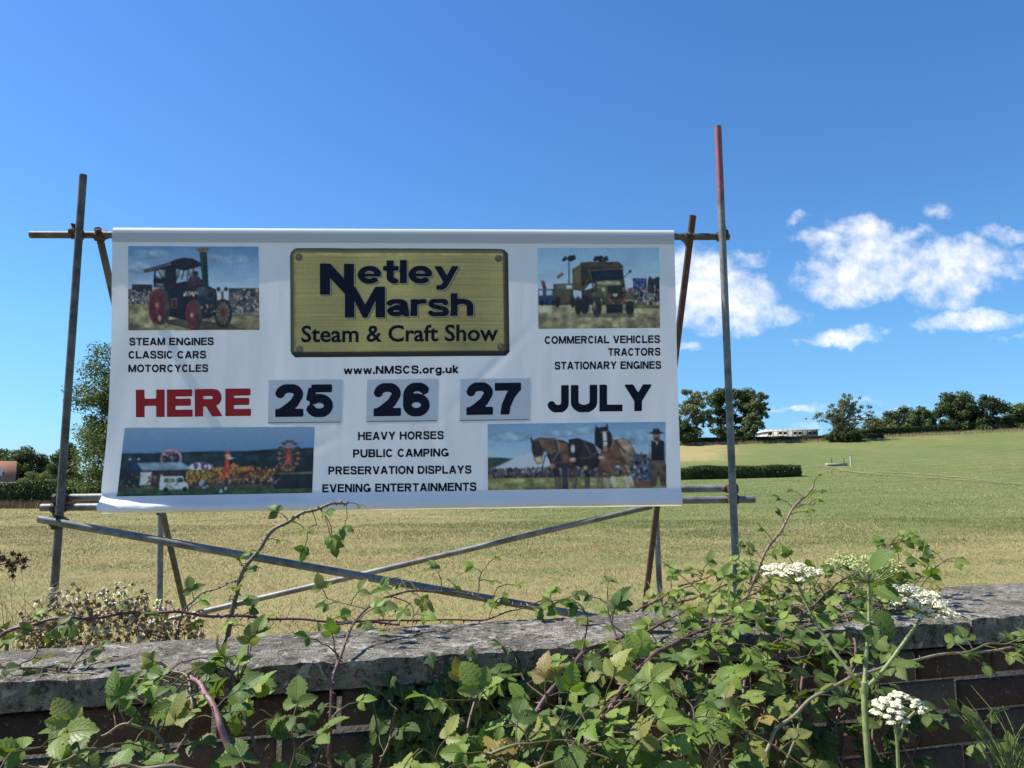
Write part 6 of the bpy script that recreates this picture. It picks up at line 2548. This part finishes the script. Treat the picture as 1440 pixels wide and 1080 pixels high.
def florets(mb_, c, nrm, r, n, size, col):
    for _ in range(n):
        d = rng.normal(size=3)
        d[2] = abs(d[2]) * .8
        d = unit(d)
        p = c + d * r * np.array((1, 1, .75)) * rng.uniform(.6, 1.05)
        nn = unit(d + nrm * .6 + rng.normal(0, .3, 3))
        x, y, _ = frame(nn)
        a0 = rng.uniform(0, 6.28)
        V = [p]
        for k in range(10):
            a = a0 + k * math.pi / 5
            rr = size * (1.0 if k % 2 == 0 else .45)
            V.append(p + (x * math.cos(a) + y * math.sin(a)) * rr + nn * (size * .3 if k % 2 == 0 else 0))
        mb_.add(V, [(0, k + 1, (k + 1) % 10 + 1) for k in range(10)], np.array(col) * rng.uniform(.8, 1.1))


def umbel(root, node, centre, R_, dome, nray, nflo, size, col, stemc=(0.17, 0.2, 0.075), tilt=(0, 0, 1)):
    fm, sm = MB(), MB()
    t = unit(tilt)
    x, y, _ = frame(t)
    for k in range(nray):
        rho = math.sqrt((k + .5) / nray)
        a = k * 2.39996
        e = centre + (x * math.cos(a) + y * math.sin(a)) * R_ * rho + t * dome * (1 - rho ** 2) + rng.normal(0, R_ * .04, 3)
        q = [node, node + (e - node) * .5 - t * R_ * .08 * rho, e - t * .004]
        tube(sm, np.array(q), [.0011, .0009, .0008], 5, stemc, cap=False)
        rr = R_ / math.sqrt(nray) * 1.0
        for _ in range(6):
            tube(sm, np.array([e - t * .006, e + rng.normal(0, rr * .5, 3)]), .0004, 3, stemc, cap=False)
        florets(fm, e, t, rr, nflo, size, col)
    f = fm.build('flower_head', M_PETAL, root)
    sm.build('flower_rays', M_CANE, f, smooth=True)
    return f


WHT, YEL = (0.80, 0.76, 0.54), (0.42, 0.46, 0.17)
STG = (0.20, 0.24, 0.085)
g = P(1228, 1150, -.42)
hog = empty('hogweed', (g[0], g[1], 0), 'tall hogweed with three branching green stems and flat white flower heads', 'wildflower')
J = P(1215, 970, -.4)
STEMS = [([P(1232, 1180, -.42), P(1222, 1080, -.42), P(1217, 1020, -.41), J], .0052, .0046),
         ([J, P(1195, 945, -.39), P(1165, 905, -.36), P(1140, 862, -.33), P(1122, 822, -.31)], .0034, .0022),
         ([J, P(1217, 940, -.39), P(1220, 900, -.38), P(1222, 868, -.37), P(1221, 820, -.36)], .0038, .0024),
         ([J, P(1240, 945, -.4), P(1270, 905, -.4), P(1297, 866, -.4)], .0036, .0024)]
for Q, r0, r1 in STEMS:
    m_ = MB()
    Q = catmull(Q, 8)
    tube(m_, Q, np.linspace(r0, r1, len(Q)), 10, STG)
    if r0 > .005:
        tube(m_, np.array([J - (0, 0, .012), J, J + (0, 0, .012)]), [.005, .0072, .005], 10, (0.24, 0.25, 0.10))
    m_.build('stem', M_CANE, hog, smooth=True)
umbel(hog, P(1122, 822, -.31), P(1112, 806, -.31), .044, .010, 26, 46, .0024, WHT, STG, (-.05, -.12, 1))
umbel(hog, P(1221, 820, -.36), P(1216, 793, -.34), .062, .006, 30, 26, .0021, YEL, STG, (0, -.1, 1))
umbel(hog, P(1297, 866, -.4), P(1294, 851, -.4), .054, .018, 28, 50, .0025, WHT, STG, (.16, -.38, 1))
lf = MB()
for q, d, L in (((1225, 800, -.4), (.25, -.4, .5), .05), ((1230, 828, -.4), (.3, -.5, -.1), .046), ((1228, 860, -.4), (.35, -.4, -.5), .05), ((1221, 880, -.41), (-.05, -.6, -.6), .034),
                ((1170, 878, -.37), (-.4, -.3, .3), .034), ((1218, 872, -.4), (-.5, -.4, .2), .034)):
    leaflet(lf, P(*q), np.array(d), np.array((rng.normal(0, .2), -.6, .8)), L, np.array((.085, .14, .03)) * rng.uniform(.85, 1.15), 1.05)
lf.build('foliage', M_LEAF, hog, smooth=True)

g = P(1262, 1150, -.45)
hog2 = empty('hogweed', (g[0], g[1], 0), 'short hogweed with three rounded white flower clusters low in front of the wall', 'wildflower')
for Q in ([P(1266, 1180, -.45), P(1263, 1075, -.45), P(1260, 1030, -.45), P(1254, 1012, -.45)], [P(1262, 1040, -.45), P(1274, 1015, -.45), P(1287, 1000, -.45)], [P(1260, 1030, -.45), P(1264, 1008, -.44), P(1265, 990, -.43)]):
    m_ = MB()
    Q = catmull(Q, 6)
    tube(m_, Q, np.linspace(.0034, .0018, len(Q)), 8, STG)
    m_.build('stem', M_CANE, hog2, smooth=True)
umbel(hog2, P(1254, 1012, -.45), P(1249, 1003, -.45), .025, .017, 20, 46, .0026, WHT, STG, (-.1, -.7, 1))
umbel(hog2, P(1265, 990, -.43), P(1265, 982, -.43), .013, .006, 8, 34, .0024, WHT, STG, (0, -.4, 1))
umbel(hog2, P(1287, 1000, -.45), P(1290, 994, -.45), .014, .006, 8, 36, .0024, WHT, STG, (.2, -.5, 1))

# ---- spent bramble flowers, dry and beige, behind the coping at left
M_DRY = leaf_mat('dried_petals', 0.35, 0.8, 0.1)


def spent(mb_, sm, c, nrm, s, col):
    x, y, _ = frame(nrm)
    n = 7
    V = [c + nrm * s * .55]
    for j, (rr, h) in enumerate(((.42, .35), (.5, 0), (.3, -.25))):
        V += [c + (x * math.cos(k * 6.2832 / n) + y * math.sin(k * 6.2832 / n)) * s * rr * rng.uniform(.8, 1.2) + nrm * s * h for k in range(n)]
    F = [(0, 1 + k, 1 + (k + 1) % n) for k in range(n)]
    for j in range(2):
        F += [(1 + j * n + k, 1 + (j + 1) * n + k, 1 + (j + 1) * n + (k + 1) % n, 1 + j * n + (k + 1) % n) for k in range(n)]
    mb_.add(V, F, np.asarray(col) * (.62, .54, .44) * rng.uniform(.6, 1.3))
    for k in range(5):
        a = k * 6.2832 / 5 + rng.uniform(-.2, .2)
        d = x * math.cos(a) + y * math.sin(a)
        e = np.cross(nrm, d)
        b = c - nrm * s * .2
        mb_.add([b + e * s * .18, b + d * s * .55 + e * s * .26 + nrm * s * .05, b + d * s * 1.0 - nrm * s * rng.uniform(-.1, .45), b + d * s * .55 - e * s * .26 + nrm * s * .05, b - e * s * .18],
                [(0, 1, 2, 3, 4)], np.array(col) * rng.uniform(.7, 1.2))
    tube(sm, np.array([c - nrm * s * .2, c - nrm * s * 1.4 + (0, 0, -s * .6)]), .0008, 4, (0.16, 0.11, 0.06), cap=False)


g = P(150, 960, .5)
dry = empty('dried_bramble_flowers', (g[0], g[1], 0), 'spray of dry beige bramble flower heads behind the coping beside the left post', 'dried flowers')
fm, sm = MB(), MB()
for Q in ([(60, 905, .48), (110, 880, .48), (160, 850, .48), (215, 832, .48)], [(240, 900, .46), (190, 885, .46), (130, 872, .46), (70, 850, .46)], [(120, 925, .44), (130, 890, .44), (125, 850, .44), (120, 832, .44)], [(200, 930, .44), (195, 890, .44), (185, 860, .44)]):
    Q = catmull([P(*q) for q in Q], 8)
    tube(sm, Q, np.linspace(.0026, .001, len(Q)), 6, (0.15, 0.10, 0.06))
k = 0
while k < 460:
    x, y = rng.uniform(25, 285), rng.uniform(812, 912)
    if y < 900 - 62 * math.exp(-((x - 150) / 125) ** 2) + 22 * rng.normal() * 0.5 + 6 * rng.normal() - 6:
        continue
    spent(fm, sm, P(x, y, rng.uniform(.40, .55)), unit(np.array((rng.normal(-.3, .6), -.3 + rng.normal(0, .5), rng.normal(.9, .4)))), rng.uniform(.008, .012), [(0.62, 0.54, 0.42), (0.84, 0.80, 0.72), (0.45, 0.36, 0.25)][rng.integers(3)])
    k += 1
fm.build('flower_heads', M_DRY, dry)
sm.build('stem', M_CANE, dry)

g = P(5, 830, .5)
dry2 = empty('dried_bramble_flowers', (g[0], g[1], 0), 'cluster of dark brown dry seed heads poking in at the left edge above the wall', 'dried flowers')
fm, sm = MB(), MB()
tube(sm, catmull([P(-60, 960, .45), P(-40, 850, .42), P(-10, 800, .4), P(28, 788, .4)], 8), .0018, 6, (0.12, 0.08, 0.05))
for _ in range(34):
    x, y = rng.uniform(-25, 38), rng.normal(789, 8)
    spent(fm, sm, P(x, y, .4 + rng.normal(0, .02)), unit(np.array((rng.normal(0, .5), -.5, rng.normal(.5, .4)))), rng.uniform(.007, .010), (0.14, 0.08, 0.05))
fm.build('flower_heads', M_DRY, dry2)
sm.build('stem', M_CANE, dry2)
g = P(500, 840, .2)


# ---- grass and horsetail tufts
def tuft(c, n, h, spread, col, label, name='grass_tuft', lean=(0, 0), wid=.0012, cat='grass tuft'):
    m_ = MB()
    o = empty(name, c, label, cat)
    for _ in range(n):
        b = c + np.array((rng.normal(0, .02), rng.normal(0, .02), 0))
        a = rng.uniform(0, 6.28)
        l = h * rng.uniform(.5, 1.1)
        d = np.array((math.cos(a) * spread + lean[0], math.sin(a) * spread + lean[1], 1.0)) * (1, 1, 1)
        q = catmull([b, b + d * l * .5, b + d * l * .85 + np.array((d[0], d[1], -.25)) * l * .25], 5)
        tube(m_, q, np.linspace(wid, wid * .3, len(q)), 4, np.array(col) * rng.uniform(.7, 1.3), cap=False)
    m_.build('blades', M_CANE, o, smooth=True)
    m_ = MB()
    tube(m_, np.array([c * (1, 1, 0) + (0, 0, 0.0), c + (0, 0, .02)]), [.006, .004], 6, (0.15, 0.12, 0.06))
    m_.build('stem', M_CANE, o)
    return o


tuft(P(1428, 1110, -.42), 46, .17, .45, (0.14, 0.18, 0.05), 'wispy green horsetail tuft in the bottom right corner', 'horsetail')
tuft(P(985, 1120, -.44), 30, .13, .5, (0.17, 0.19, 0.07), 'wispy pale green horsetail tuft at the bottom right of centre', 'horsetail')
tuft(P(10, 905, .5), 22, .20, .55, (0.30, 0.24, 0.11), 'thin dry grass stalks behind the wall at the left edge', lean=(.25, 0), wid=.0009)
tuft(P(70, 915, .5), 40, .14, .4, (0.15, 0.19, 0.06), 'green grass tuft behind the wall beside the left post', wid=.0014)
tuft(P(940, 880, .5), 26, .16, .45, (0.26, 0.22, 0.10), 'dry grass stalks behind the coping in the right thicket', wid=.001)
